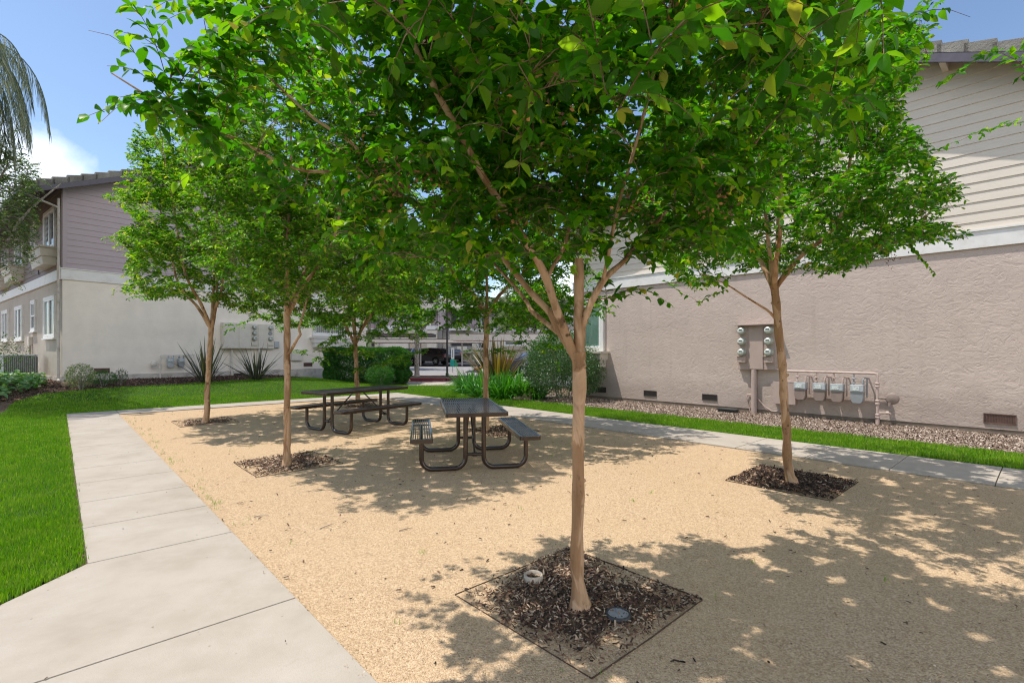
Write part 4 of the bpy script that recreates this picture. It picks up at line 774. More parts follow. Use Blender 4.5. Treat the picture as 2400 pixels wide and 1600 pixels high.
def strap_plant(b, n, L, wd, mat, label, name, cat, grp, seed, spread=0.9, up=1.25, stiff=0.5, seg=7):
    g = np.random.default_rng(seed); t = thing(name, label, cat, tuple(b), 0, grp); VV = []; tt = []; k = seg*3
    for i in range(n):
        a = g.uniform(0, 6.283); el = np.clip(g.normal(up, 0.28), 0.35, 1.5); ll = L*g.uniform(0.55, 1.1); p = np.array([math.cos(a), math.sin(a), 0])*g.uniform(0.01, 0.12*spread)*1.2
        d = np.array([math.cos(a)*math.cos(el), math.sin(a)*math.cos(el), math.sin(el)]); s_ = np.array([-math.sin(a), math.cos(a), 0]); s_ = unit(s_+g.normal(0, 0.3, 3)); w0 = wd*g.uniform(0.7, 1.2)
        ben = g.uniform(0.1, 1.0)*(1-stiff)*0.55
        for j in range(seg):
            f = j/(seg-1); wj = w0*(0.6+1.2*f if f < .35 else 1.0)*(1-max(0, f-.35)/.65)**0.7+0.002; nn_ = np.cross(s_, d)
            VV += [p-s_*wj/2, p+nn_*wj*-0.18, p+s_*wj/2]; p = p+d*ll/(seg-1); d = unit(d+np.array([0, 0, -ben*(0.3+f)]))
        tt += [float(np.clip(g.normal(.45, .22), 0, 1))]*k
    V = np.array(VV); i = np.arange(n)*k; fs = []
    for j in range(seg-1):
        q = i+j*3; fs += [np.stack([q, q+1, q+4, q+3], -1), np.stack([q+1, q+2, q+5, q+4], -1)]
    np_mesh('leaves', V, fs, M[mat], t, tt, smooth=True); return t
AG = 'strap leaved clumps along the lawn edge'
for i, (px, py, L, n, lb) in enumerate([(1098, 922, .80, 150, 'leftmost glossy strap leaved clump before the parking sign'), (1133, 931, .78, 130, 'glossy strap leaved clump directly behind the thin tree trunk'), (1178, 936, .80, 160, 'glossy strap leaved clump in front of the bronze flax'), (1216, 935, .78, 150, 'glossy strap leaved clump next to the small boulders'), (1250, 936, .62, 110, 'smallest strap leaved clump touching the big round shrub'), (1120, 914, .8, 130, 'strap leaved clump in the back row behind the thin trunk'), (1195, 920, .85, 140, 'strap leaved clump in the back row before the flax')]):
    strap_plant(gp(px, py), int(n*1.2), L*1.25, 0.056, 'leaf_aga', lb, 'strap_leaved_plant', 'plant', AG, 200+i, 2.4, 1.0, 0.1, 8)
strap_plant(gp(482, 896), 60, 1.55, 0.055, 'leaf_flax', 'tall dark flax plant by the gas meters of the pale wall', 'flax_plant', 'plant', 'flax plants', 300, 1.2, 1.15, 0.7)
strap_plant(gp(600, 890), 55, 1.35, 0.055, 'leaf_flax', 'dark flax plant under the electric meter panel of the pale wall', 'flax_plant', 'plant', 'flax plants', 301, 1.2, 1.1, 0.7)
strap_plant(Vector((-0.55, 18.6, 0)), 120, 2.0, 0.10, 'leaf_flax_gold', 'tall bronze and gold striped flax between the lawn and the car park', 'flax_plant', 'plant', 'flax plants', 302, 1.8, 1.2, 0.75)
g_ = np.random.default_rng(9); t = thing('broad_leaved_plants', 'low mass of broad pale edged leaves in the bed at the left edge', 'plants', tuple(gp(30, 920))); on = np.array(t.location); PP = []; 
pl = [tuple(gp(*p)[:2]) for p in [(-80, 960), (-10, 945), (22, 930), (60, 919), (112, 908), (105, 893), (60, 888), (-60, 888)]]
BP = scatter(pl, lambda r: 110, -22, -10, 9, 20, 0.5, 1.4); n = len(BP); Z = gz(BP[:, 0], BP[:, 1])+g_.uniform(0.05, 0.28, n); a = g_.uniform(0, 6.28, n)
D = np.stack([np.cos(a), np.sin(a), g_.normal(0.1, 0.3, n)], -1); L = g_.uniform(0.10, 0.2, n)
V, fs, tt = leaves(np.stack([BP[:, 0], BP[:, 1], Z], -1)-on, D, unit(np.array([0, 0, 1.])+g_.normal(0, .25, (n, 3))), L, L*0.75, np.clip(g_.normal(.45, .25, n), 0, 1), 1)
o = np_mesh('foliage', V, fs, M['leaf_hosta'], t, tt); t['kind'] = 'stuff'
def rock(px, py, r, label, seed, h=0.8, loc=None):
    b = gp(px, py) if loc is None else loc; g = np.random.default_rng(seed); me = bpy.data.meshes.new('boulder'); import bmesh
    bm = bmesh.new(); bmesh.ops.create_icosphere(bm, subdivisions=3, radius=r)
    ph = g.uniform(0, 6, 6)
    for v in bm.verts:
        k = 1+0.10*math.sin(v.co.x/r*3+ph[0])+0.09*math.sin(v.co.y/r*4+ph[1])+0.07*math.sin(v.co.z/r*5+ph[2]); v.co = v.co*k; v.co.z = v.co.z*h+r*h*0.55
    bm.to_mesh(me); bm.free(); me.materials.append(M['rock']); o = link_mesh(me, 'boulder', None); o.location = b; tag(o, label, 'rock'); return o
rock(952, 896, 0.19, 'tan boulder at the end of the red kerb', 1); rock(1213, 938, 0.17, 'pinkish small boulder under the strap leaved clumps', 2, 0.5); rock(1234, 938, 0.16, 'rounded brown boulder beside the big round shrub', 3, 0.9); rock(155, 903, 0.12, 'small orange stone at the foot of the downpipe corner', 4)
#@@OBJECTS
# ------------------------------------------------------------------ picnic tables
def grate(name, parent, L, Wd, z, diag, cx=0.0):
    """slatted steel board with a rolled rim, length along y"""
    o = MB(); r = 0.045; hw, hl = Wd/2, L/2; outer = []; inner = []
    for (sx, sy, a0) in ((1, 1, 0), (-1, 1, 90), (-1, -1, 180), (1, -1, 270)):
        for k in range(6):
            a = R(a0+k*18); outer.append((cx+sx*(hw-r)+math.cos(a)*r, sy*(hl-r)+math.sin(a)*r)); inner.append((cx+sx*(hw-r)+math.cos(a)*(r-0.022), sy*(hl-r)+math.sin(a)*(r-0.022)))
    n = len(outer); vs = [(x, y, z-0.05) for x, y in outer]+[(x, y, z-0.004) for x, y in outer]+[(x*0+cx+(x-cx)*0.997, y*0.999, z) for x, y in outer]+[(x, y, z) for x, y in inner]+[(x, y, z-0.006) for x, y in inner]
    fs = []
    for lv in range(4): fs += [(lv*n+i, lv*n+(i+1) % n, (lv+1)*n+(i+1) % n, (lv+1)*n+i) for i in range(n)]
    o.add(vs, fs); fr = o.build(name, M['bronze'], parent)
    md = fr.modifiers.new('thick', 'SOLIDIFY'); md.thickness = 0.003; md.offset = -1
    s = MB(); p = 0.030; iw, il = hw-0.02, hl-0.02; zt = z-0.003; zb = z-0.011
    if not diag:
        k = int(2*iw/p); 
        for i in range(k+1):
            x = cx-iw+(i+0.5)*2*iw/(k+1); s.box((x-0.008, -il, zb), (x+0.008, il, zt))
        for y in np.linspace(-il*0.9, il*0.9, 5): s.box((cx-iw, y-0.003, zb-0.006), (cx+iw, y+0.003, zb-0.001))
    else:
        q = p*1.414; c = -(iw+il)+q/2
        while c < iw+il:                        # lines y - x' = c
            x0 = max(-iw, -il-c); x1 = min(iw, il-c)
            if x1-x0 > 0.01: s.bar((cx+x0, x0+c, (zt+zb)/2), (cx+x1, x1+c, (zt+zb)/2), 0.016, 0.008)
            c += q
        for x in np.linspace(-iw*0.5, iw*0.5, 2 if Wd < 0.5 else 3): s.box((cx+x-0.004, -il, zb-0.012), (cx+x+0.004, il, zb-0.001))
    g = s.build('slats', M['slat'], fr); return fr
def picnic_table(loc, az, L, label, diag):
    t = thing('picnic_table', label, 'picnic table', loc, R(az-90), 'brown steel picnic tables')
    grate('tabletop', t, L, 0.76, 0.76, diag)
    for sx in (-1, 1): grate('bench_seat', t, L*0.97, 0.27, 0.455, diag, sx*0.66)
    for sy in (-1, 1):
        y = sy*(L/2-0.33)
        for sx in (-1, 1):
            pts = [(sx*0.115, y, 0.705)]; rb = 0.13
            pts.append((sx*0.115, y, 0.032+rb))
            for k in range(1, 7): a = R(k*15); pts.append((sx*(0.115+rb*(1-math.cos(a))), y, 0.032+rb*(1-math.sin(a))))
            for k in range(0, 7): a = R(k*15); pts.append((sx*(0.66-rb+rb*math.sin(a)), y, 0.032+rb*(1-math.cos(a))))
            pts.append((sx*0.66, y, 0.405)); g = MB(); g.tube(pts, 0.030, 12); g.build('leg', M['bronze'], t)
        g = MB(); g.tube([(-0.10, y, 0.20), (0.10, y, 0.20)], 0.020, 10); g.tube([(-0.03, y, 0.20), (0.03, y, 0.20)], 0.027, 10); g.build('cross_tube', M['bronze'], t)
        g = MB(); g.box((-0.34, y-0.02, 0.700), (0.34, y+0.02, 0.712)); g.build('mounting_plate', M['bronze'], t)
        for sx in (-1, 1): g = MB(); g.box((sx*0.66-0.12, y-0.02, 0.398), (sx*0.66+0.12, y+0.02, 0.408)); g.build('mounting_plate', M['bronze'], t)
        g = MB(); g.tube([(0.0, y, 0.21), (0.0, y*0.16, 0.70)], 0.013, 8); g.build('brace', M['bronze'], t)
    return t
picnic_table((-0.58, 6.83, 0), 100.5, 1.86, 'nearer picnic table seen end on, brown frame with blue black slats', False)
picnic_table((-3.02, 9.70, 0), 56, 2.0, 'farther picnic table seen side on beyond the left middle tree', True)
# ------------------------------------------------------------------ building kit (front wall on local y=0, outside is -y)
def gable_top(x, W, ze, sl): return ze+sl*(x if x < W/2 else W-x)
def boards(mb, x0, x1, z0, zt_fn, pitch=0.19, y=0.0, proud=0.020, zmax=None, nx=1):
    """lap siding on the plane y; zt_fn(x) clips the top"""
    z = z0
    top = max(zt_fn(xx) for xx in np.linspace(x0, x1, 41)) if zmax is None else zmax
    xs = np.linspace(x0, x1, 241)
    zt = np.array([zt_fn(xx) for xx in xs])
    while z < top-0.01:
        ok = xs[zt > z+0.001]
        if len(ok) < 2: break
        a, b = ok[0], ok[-1]; z2 = min(z+pitch, top); ok2 = xs[zt > z2+0.001]; a2, b2 = (ok2[0], ok2[-1]) if len(ok2) > 1 else ((a+b)/2, (a+b)/2)
        mb.add([(a, y-proud, z), (b, y-proud, z), (b2, y-0.004, z2), (a2, y-0.004, z2), (a, y, z), (b, y, z)], [(0, 1, 2, 3), (4, 5, 1, 0)]); z += pitch
def window(parent, x0, x1, z0, z1, y=0.0, fr=0.09, style='slider', back='dark_room', proud=0.045, sill=True, label=None):
    g = MB(); ya, yb = y-proud, y
    g.box((x0-fr, ya, z1), (x1+fr, yb, z1+fr*1.1)); g.box((x0-fr, ya, z0-fr), (x1+fr, yb, z0)); g.box((x0-fr, ya, z0), (x0, yb, z1)); g.box((x1, ya, z0), (x1+fr, yb, z1))
    if sill: g.box((x0-fr-.02, ya-0.035, z0-fr-0.05), (x1+fr+.02, yb, z0-fr-.003))
    w_ = g.build('window', M['trim'], parent, label=label)
    g = MB(); v = 0.04; yc = y-proud+0.012
    g.box((x0, yc, z1-v), (x1, yb-.004, z1)); g.box((x0, yc, z0), (x1, yb-.004, z0+v)); g.box((x0, yc, z0+v), (x0+v, yb-.004, z1-v)); g.box((x1-v, yc, z0+v), (x1, yb-.004, z1-v))
    if style == 'slider': xm = (x0+x1)/2; g.box((xm-0.03, yc-0.004, z0+v), (xm+0.03, yb-.004, z1-v))
    if style == 'hung': zm = (z0+z1)/2; g.box((x0+v, yc-0.004, zm-0.025), (x1-v, yb-.004, zm+0.025)); g.box(((x0+x1)/2-0.01, yc, zm+.025), ((x0+x1)/2+0.01, yb-.004, z1-v))
    g.build('frame', M['vinyl'], w_)
    g = MB(); g.add([(x0, y-0.006, z0), (x1, y-0.006, z0), (x1, y-0.006, z1), (x0, y-0.006, z1)], [(0, 1, 2, 3)]); g.build('interior', M['dark_room'], w_)
    if back == 'curtain':
        g = MB(); k = 60; xs = np.linspace(x0, x1, k); vs = [(x, y-0.015+0.0035*math.sin(i*1.3)+0.0015*math.sin(i*.7), z) for z in (z0, z1) for i, x in enumerate(xs)]
        g.add(vs, [(i, i+1, k+i+1, k+i) for i in range(k-1)], True); g.build('curtain', M['curtain'], w_)
    if back in ('blind', 'halfblind'):
        g = MB(); xe = x1 if back == 'blind' else x0+(x1-x0)*0.45; x = x0+v
        while x < xe-v: g.add([(x, y-0.014, z0+v), (x+0.075, y-0.010, z0+v), (x+0.075, y-0.010, z1-v), (x, y-0.014, z1-v)], [(0, 1, 2, 3)]); x += 0.105
        g.build('blind', M['blind'], w_)
    g = MB(); g.add([(x0+v, y-0.024, z0+v), (x1-v, y-0.024, z0+v), (x1-v, y-0.024, z1-v), (x0+v, y-0.024, z1-v)], [(0, 1, 2, 3)]); g.build('glass', M['glass'], w_)
    return w_
def window_box(parent, x0, x1, z, y=0.0, d=0.42, h=0.52, mat='cream_trim'):
    g = MB(); g.box((x0-0.06, y-d-0.05, z-0.06), (x1+0.06, y-.001, z)); 
    def tier(a, b, zt, zb): 
        g.add([(x0+a, y-d+a, zb), (x1-a, y-d+a, zb), (x1-a, y, zb), (x0+a, y, zb), (x0+b, y-d+b, zt), (x1-b, y-d+b, zt), (x1-b, y, zt), (x0+b, y, zt)], [(0, 3, 2, 1), (4, 5, 6, 7), (0, 1, 5, 4), (1, 2, 6, 5), (2, 3, 7, 6), (3, 0, 4, 7)])
    tier(0.03, 0.0, z-0.061, z-0.061-h*0.5); tier(0.10, 0.07, z-0.063-h*0.5, z-0.061-h)
    return g.build('window_box', M[mat], parent)
def roof(parent, W, depth, ze, sl, ov=0.9, rake=0.5, both_rakes=True, tile='tile', rakes=True):
    """gable roof, ridge along y. ze = height of the underside at the wall line x=0 and x=W"""
    th = 0.10; y0, y1 = -rake, depth+rake; half = W/2; nrm = math.hypot(1, sl)
    g = MB()
    for sd in (0, 1):
        f = (lambda x: x) if sd == 0 else (lambda x: W-x)
        P = lambda x, y, dz: (f(x), y, ze+sl*x+dz)
        a = [P(-ov, y0, 0), P(half, y0, 0), P(half, y1, 0), P(-ov, y1, 0), P(-ov, y0, .05), P(half, y0, .05), P(half, y1, .05), P(-ov, y1, .05)]
        g.add(a, [(0, 3, 2, 1), (4, 5, 6, 7), (0, 1, 5, 4), (1, 2, 6, 5), (2, 3, 7, 6), (3, 0, 4, 7)])
    rf = g.build('roof', M['cream_trim'] if False else M['fascia'], parent)
    t = MB(); q = random.Random(3)
    for sd in (0, 1):
        f = (lambda x: x) if sd == 0 else (lambda x: W-x)
        x = -ov-0.04; c = 0
        while x < half-0.05:
            xe = min(x+0.36, half+0.02); zlo, zhi = ze+sl*x, ze+sl*xe; j = q.uniform(-0.006, 0.006)
            # a course: lower edge lifted by its neighbour below
            vs = []
            for yy in (y0+0.03, y1-0.03): vs += [(f(x-0.05), yy, zlo+0.055), (f(x-0.05), yy, zlo+0.125+j), (f(xe), yy, zhi+0.075), (f(xe), yy, zhi+0.045)]
            t.add(vs, [(0, 1, 2, 3), (7, 6, 5, 4), (0, 4, 5, 1), (1, 5, 6, 2), (2, 6, 7, 3), (3, 7, 4, 0)])
            # rake tile over the barge board
            for yy, sg in ((y0, -1), (y1, 1)):
                yo, yi = yy+sg*0.05, yy-sg*0.17; vs = []; j2 = q.uniform(-0.008, 0.008)
                for (xx, zz, lift) in ((x-0.06, zlo-sl*.06, 0.075), (xe, zhi, 0.0)):
                    vs += [(f(xx), yo, zz-0.02), (f(xx), yo, zz+0.13+lift+j2), (f(xx), (yo*3+yi)/4, zz+0.155+lift+j2), (f(xx), yi, zz+0.14+lift+j2), (f(xx), yi, zz+0.06)]
                t.add(vs, [(0, 1, 2, 3, 4), (9, 8, 7, 6, 5)]+[(i, i+5, (i+1) % 5+5, (i+1) % 5) for i in range(5)])
            x += 0.36; c += 1
    y = y0
    while y < y1:                              # ridge tiles
        vs = []
        for yy, rr in ((y, 0.15), (y+0.42, 0.125)):
            for k in range(7): a = math.pi*k/6; vs.append((half+math.cos(a)*rr, yy, ze+sl*half+0.05+math.sin(a)*rr))
        t.add(vs, [(k, k+1, k+8, k+7) for k in range(6)]+[(0, 1, 2, 3, 4, 5, 6)]); y += 0.38
    t.build('roof_tiles', M[tile], rf)
    b = MB()
    for yy in ((y0, y1) if both_rakes else (y0,)):
        for sd in (0, 1):
            f = (lambda x: x) if sd == 0 else (lambda x: W-x)
            ya, yb = (yy-0.045, yy) if yy < 0 else (yy, yy+0.045)
            vs = [(f(-ov-0.02), ya, ze-sl*(ov+.02)-0.19), (f(half), ya, ze+sl*half-0.19), (f(half), ya, ze+sl*half+0.035), (f(-ov-0.02), ya, ze-sl*(ov+.02)+0.035)]
            b.add(vs+[(v[0], yb, v[2]) for v in vs], [(0, 1, 2, 3), (7, 6, 5, 4), (0, 4, 5, 1), (3, 2, 6, 7), (0, 3, 7, 4), (1, 5, 6, 2)])
    for sd in (0, 1):                           # eave boards and gutter
        f = (lambda x: x) if sd == 0 else (lambda x: W-x); zz = ze-sl*ov
        b.box((f(-ov), y0+.002, zz-0.17), (f(-ov+0.03), y1-.002, zz-0.004)); b.box((f(-ov-0.12), y0+.002, zz-0.11), (f(-ov-.002), y1-.002, zz+0.005))
    b.build('barge_boards', M['fascia'], rf)
    return rf
def vent(parent, x, z, wd, h, y=0.0, mat='vent'):
    g = MB(); g.add([(x-wd/2, y-0.004, z-h/2), (x+wd/2, y-0.004, z-h/2), (x+wd/2, y-0.004, z+h/2), (x-wd/2, y-0.004, z+h/2)], [(0, 1, 2, 3)])
    for i in range(int(wd/0.02)): xx = x-wd/2+0.01+i*0.02; g.box((xx-0.002, y-0.012, z-h/2), (xx+0.002, y-0.005, z+h/2))
    f = 0.012
    g.box((x-wd/2-f, y-0.016, z+h/2), (x+wd/2+f, y-.001, z+h/2+f)); g.box((x-wd/2-f, y-0.022, z-h/2-f*1.5), (x+wd/2+f, y-.001, z-h/2)); g.box((x-wd/2-f, y-0.014, z-h/2), (x-wd/2, y-.001, z+h/2)); g.box((x+wd/2, y-0.014, z-h/2), (x+wd/2+f, y-.001, z+h/2))
    return g.build('vent', M[mat], parent)
def wall_panel(name, mat, parent, x0, x1, z0, z1, y=0.0, th=0.25, ztf=None, plane='y'):
    g = MB(); g.box((x0, y, z0), (x1, y+th, z1)); return g.build(name, mat, parent)
# ---- mauve building on the right
SR = 12.3; W1 = 13.8; rcorner = Vector((2.0, (SR-2.0*N[0])/N[1], 0)); rr = math.atan2(T[1], T[0])
def on_r(px, py, y=0.0):
    """local x, z on the right building's wall at a pixel"""
    u = (px-1200)/F; c = SR+y; d = c/(N[0]*u+N[1]); X = u*d
    return (X-rcorner.x)*T[0]+(d-rcorner.y)*T[1], EYE-(py-HZ)/F*d
bR = thing('apartment_building', 'mauve stucco and cream sided gable end with gas meters along its foot', 'building', rcorner, rr)
ZB0, ZB1, ZE, SLR = 3.36, 3.66, 4.93, 0.42
g = MB(); g.add([(0, 0, 0.11), (W1, 0, 0.11), (W1, 0, ZB0), (0, 0, ZB0)], [(0, 1, 2, 3)]); g.box((0, 0.012, 0.11), (W1, 0.25, ZB0)); g.build('lower_wall', M['stucco_r'], bR)
g = MB(); g.box((0.0, 0.25, 0.11), (0.25, 14, 5.2)); g.box((W1-.25, 0.25, 0.11), (W1, 14, 5.2)); g.box((0, 14, .11), (W1, 14.2, 5.2)); g.build('side_wall', M['stucco_r'], bR)
g = MB(); g.box((0.0, 0.014, -0.2), (W1, 0.2, 0.109)); g.build('foundation', M['foundation_r'], bR)
g = MB(); boards(g, 0.0, W1, ZB1, lambda x: gable_top(x, W1, ZE, SLR)+0.02, 0.18); 
pf = [(0, 0.001, ZB0), (W1, 0.001, ZB0), (W1, 0.001, ZE), (W1/2, 0.001, ZE+SLR*W1/2), (0, 0.001, ZE)]; g.prism(pf, (0, 0.2, 0)); g.build('upper_wall', M['siding_r'], bR)
g = MB(); g.box((-0.02, -0.045, ZB0), (W1+.02, -.0005, ZB1)); g.box((-0.03, -0.07, ZB1), (W1+.03, -.0005, ZB1+0.03)); g.build('trim_band', M['trim'], bR)
roof(bR, W1, 14, ZE, SLR, 0.6, 0.5)
for x in (2.0, 4.6, 9.1, 11.6): g = MB(); z = gable_top(x, W1, ZE, SLR); g.bar((x, -0.50, z-0.10), (x, 0.0, z-0.10), 0.09, 0.14); g.build('rafter_end', M['siding_r'], bR)
x1, z1 = on_r(1412, 706); x0 = 0.22; _, z0 = on_r(1412, 815)
window(bR, x0, x1-0.05, z0+0.02, z1-.12, fr=0.13, style='plain', back='curtain', sill=False, proud=0.08); window_box(bR, x0-0.15, x1+0.22, z0-0.10, d=0.40, h=0.42)
for (a, b, c_, d_) in ((1398, 1420, 907, 918), (1510, 1538, 915, 928), (1647, 1680, 924, 937.6)):
    p, zt = on_r(a, c_); q, zb = on_r(b, d_); vent(bR, (p+q)/2, (zt+zb)/2, q-p, 0.13)
p, zt = on_r(2307, 971); q, zb = on_r(2380, 992); vent(bR, (p+q)/2, (zt+zb)/2, q-p, 0.15, mat='rust_vent')
# electric meter panel on the mauve wall
def meter(parent, x, y, z, r=0.075, blank=False):
    g = MB(); g.lathe([(r*1.12, 0), (r*1.12, 0.03), (r*1.0, 0.035), (r*1.0, 0.10), (r*0.93, 0.125), (0.01, 0.127)] if not blank else [(r*1.05, 0), (r*1.05, .02), (r*.9, .022), (0.01, 0.012)], (x, y, z), 24, 'y')
    mt = g.build('meter', M['meter_rim'] if not blank else M['grey_metal'], parent)
    if not blank:
        g = MB(); g.lathe([(r*0.82, 0.1272), (r*0.80, 0.135), (0.01, 0.137)], (x, y, z), 24, 'y'); f = g.build('face', M['meter_face'], mt)
        g = MB(); g.box((x-r*0.45, y-0.140, z+r*0.15), (x+r*0.45, y-0.1365, z+r*0.45)); g.build('display', M['lcd'], mt)
    return mt
pa, zt = on_r(1733.5, 764); pb, zb = on_r(1822, 866.7); t = thing('electric_meter_panel', 'mauve painted electric panel with six round meters on the right hand wall', 'meter panel', bR.matrix_world @ Vector((0, 0, 0)) if False else rcorner, rr)
yb = -0.002; bx = MB(); bx.box((pa, -0.10, zb), (pb, yb, zt)); cab = bx.build('cabinet', M['panel_r'], t, 0.006)
wd = pb-pa
for k, (f0, f1) in enumerate(((0.30, 0.68),)):
    g = MB(); g.box((pa+wd*f0, -0.125, zb+0.01), (pa+wd*f1, -0.101, zt-0.01)); g.build('door', M['panel_r'], t, 0.004)
g = MB(); g.box((pa-0.03, -0.24, zt+0.002), (pb+0.02, yb, zt+0.022)); g.build('rain_hood', M['panel_r'], t)
for fx in (0.13, 0.84):
    for k in range(3): meter(t, pa+wd*fx, -0.101, zt-0.13-0.255*k, 0.085)
    g = MB(); g.box((pa+wd*(fx-.11), -0.19, zb+0.17), (pa+wd*(fx+.11), -0.101, zb+0.31)); g.box((pa+wd*(fx-.14), -0.22, zb+0.31), (pa+wd*(fx+.10), -0.101, zb+0.32)); g.build('breaker_cover', M['panel_r'], t, 0.004)
xc, _ = on_r(1770, 900); g = MB(); g.tube([(xc, -0.07, zb-0.001), (xc, -0.07, -0.03)], 0.062, 16); g.build('conduit', M['panel_r'], t)
g = MB(); g.tube([(xc-0.06, -0.03, 0.45), (xc-0.16, -0.03, 0.46), (xc-0.20, -0.03, 0.34), (xc-0.12, -0.04, 0.15), (xc-0.08, -0.05, -0.02)], 0.012, 8); 
xq, _ = on_r(1832, 900); g.tube([(xc+0.05, -0.05, 0.40), (xc+0.20, -0.04, 0.22), (xc+0.38, -0.04, 0.10), (xq, -0.05, 0.10), (xq+.02, -0.05, 0.2)], 0.012, 8); g.build('cable', M['pipe_r'], t)
pa, zt = on_r(1817, 893); pb, zb = on_r(1868.5, 948); t = thing('junction_box', 'flat mauve painted metal box below the electric panel, behind the leaning trunk', 'junction box', rcorner, rr)
g = MB(); g.box((pa, -0.13, zb), (pb, yb, zt)); g.build('body', M['panel_r'], t, 0.006); g = MB(); g.box((pa-.006, -0.142, zb+.004), (pb+.006, -0.1305, zt+.004)); g.build('cover', M['panel_r'], t, 0.003)
# gas pipe with valves and regulator
xa, za = on_r(1850, 867); xb, zb2 = on_r(2062, 876); zp = (za+zb2)/2; yp = -0.20
t = thing('gas_pipe', 'mauve painted gas manifold pipe with a regulator at its right end', 'gas pipe', rcorner, rr, None)
g = MB(); g.tube([(xa-0.1, yp, zp), (xb-0.04, yp, zp), (xb-0.012, yp, zp-0.01), (xb, yp, zp-0.04), (xb, yp, zp-0.2), (xb, yp, -0.03)], 0.024, 12); g.build('pipe', M['pipe_r'], t)
for z in (zp-0.20, zp-0.26, 0.50, 0.44, 0.22, 0.17): g = MB(); g.lathe([(0.026, -0.022), (0.040, -0.018), (0.040, 0.018), (0.026, 0.022)], (xb, yp, z), 8); g.build('coupling', M['pipe_r'], t)
g = MB(); g.tube([(xb, yp, 0.12), (xb, yp, -0.03)], 0.034, 10); g.build('riser_sleeve', M['pipe_r'], t); g = MB(); g.lathe([(0.02, -0.03), (0.036, -.02), (0.036, .02), (0.02, .03)], (xa-0.1, yp, zp), 8, 'x'); g.tube([(xa-.1, yp, zp+.01), (xa-.18, yp, zp+.03)], 0.014, 6); g.build('end_cap', M['pipe_r'], t)
zr = 0.56; g = MB(); g.tube([(xb, yp, zr), (xb+0.14, yp, zr)], 0.02, 8); g.lathe([(0.02, 0.03), (0.085, 0.018), (0.115, 0.006), (0.115, -0.006), (0.085, -0.018), (0.02, -0.05)], (xb+0.24, yp, zr), 20, 'y'); g.tube([(xb+0.2, yp, zr-.08), (xb+0.2, yp, zr-.15)], 0.028, 8); g.build('regulator', M['gas_body_r'], t)
g = MB(); g.tube([(xb, yp, 0.26), (xb+0.16, yp, 0.27), (xb+0.22, yp, 0.26)], [0.016, 0.016, 0.01], 8); g.lathe([(0.02, -0.03), (0.034, -.02), (0.034, .02), (0.02, .03)], (xb+0.16, yp, 0.27), 8, 'x'); g.build('test_tap', M['pipe_r'], t)
def gas_meter(org, rz, x, ztop, zpipe, y, label, body, fit, grp, w_=0.22, sc_=1.0):
    t = thing('gas_meter', label, 'gas meter', org, rz, grp); z1 = ztop; g = MB()
    prof = [(-0.5, 0.0), (0.5, 0.0), (0.5, -0.55), (0.44, -0.80), (0.30, -0.96), (-0.30, -0.96), (-0.44, -0.80), (-0.5, -0.55)]
    h = 0.30*sc_; zm = z1-0.14*sc_; g.prism([(x+a*w_, y+0.07, zm+b*h*0.85) for a, b in prof], (0, -0.15, 0)); g.build('body', M[body], t, 0.012)
    g = MB(); g.box((x-w_*.52, y-0.10, zm+0.003), (x+w_*.52, y+0.085, z1)); g.box((x-w_*.56, y-0.09, zm-0.012), (x+w_*.56, y+0.09, zm+0.002)); g.build('index_case', M['silver'], t, 0.01)
    g = MB(); g.box((x-w_*.36, y-0.107, zm+0.025), (x+w_*.22, y-0.1005, z1-0.03)); g.build('index_window', M['index_win'], t, 0.002)
    g = MB(); xl, xr = x-w_*0.30, x+w_*0.42
    g.tube([(xl, y, z1+.001), (xl, y, zpipe)], 0.014, 8)
    for z in (z1+0.03, (z1+zpipe)/2): g.lathe([(0.018, -0.016), (0.030, -0.012), (0.030, 0.012), (0.018, 0.016)], (xl, y, z), 8)
    g.tube([(xl-.03, y-.03, (z1+zpipe)/2), (xl+.03, y-.03, (z1+zpipe)/2)], 0.008, 6)
    g.tube([(xr, y, z1+.001), (xr, y, z1+0.10), (xr+0.015, y+0.02, z1+0.14), (xr+0.05, y+0.08, z1+0.14), (xr+0.055, 0.0, z1+0.13)], 0.015, 8); g.tube([(xr, y, z1+.02), (xr, y, z1+.06)], 0.025, 8); g.tube([(xr+.05, y+.09, z1+.14), (xr+.05, y+.09, zm-0.12)], 0.014, 8)
    g.build('fittings', M[fit], t); return t
for px, lb, body, fit in ((1877, 'leftmost of the four gas meters, next to the leaning trunk', 'gas_body_r', 'pipe_r'), (1922, 'second gas meter from the trunk with mauve body', 'gas_body_r', 'pipe_r'), (1963, 'third gas meter from the trunk with mauve body', 'gas_body_r', 'pipe_r'), (2010, 'grey bodied gas meter nearest the regulator', 'grey_metal', 'grey_metal')):
    x, _ = on_r(px, 900, yp); gas_meter(rcorner, rr, x, zp-0.24, zp, yp, lb, body, fit, 'gas meters on the mauve wall')
# ---- pale building on the left
lcorner = Vector((-14.9, 16.4, 0)); AL = math.atan2(0.79, 0.613); W2 = 11.9; LA = np.array([0.613, 0.79])
def on_l(px, py, y=0.0):
    u = (px-1200)/F; ox, oy = lcorner.x+(-LA[1])*y, lcorner.y+LA[0]*y; s = (u*oy-ox)/(LA[0]-LA[1]*u); d = oy+LA[1]*s
    return s, EYE-(py-HZ)/F*d
bL = thing('apartment_building', 'two storey left building with mauve siding over pale stucco and a white band', 'building', lcorner, AL)
LB0, LB1, LZE, SLL, LDP = 3.87, 4.22, 6.98, 0.42, 26.0
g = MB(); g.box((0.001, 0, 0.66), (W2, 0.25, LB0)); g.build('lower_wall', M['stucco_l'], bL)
g = MB(); g.box((0.0, 0.004, 0.62), (0.25, LDP, LB0)); g.box((W2-.25, .25, .62), (W2, LDP, LB0)); g.build('side_wall', M['stucco_side'], bL)
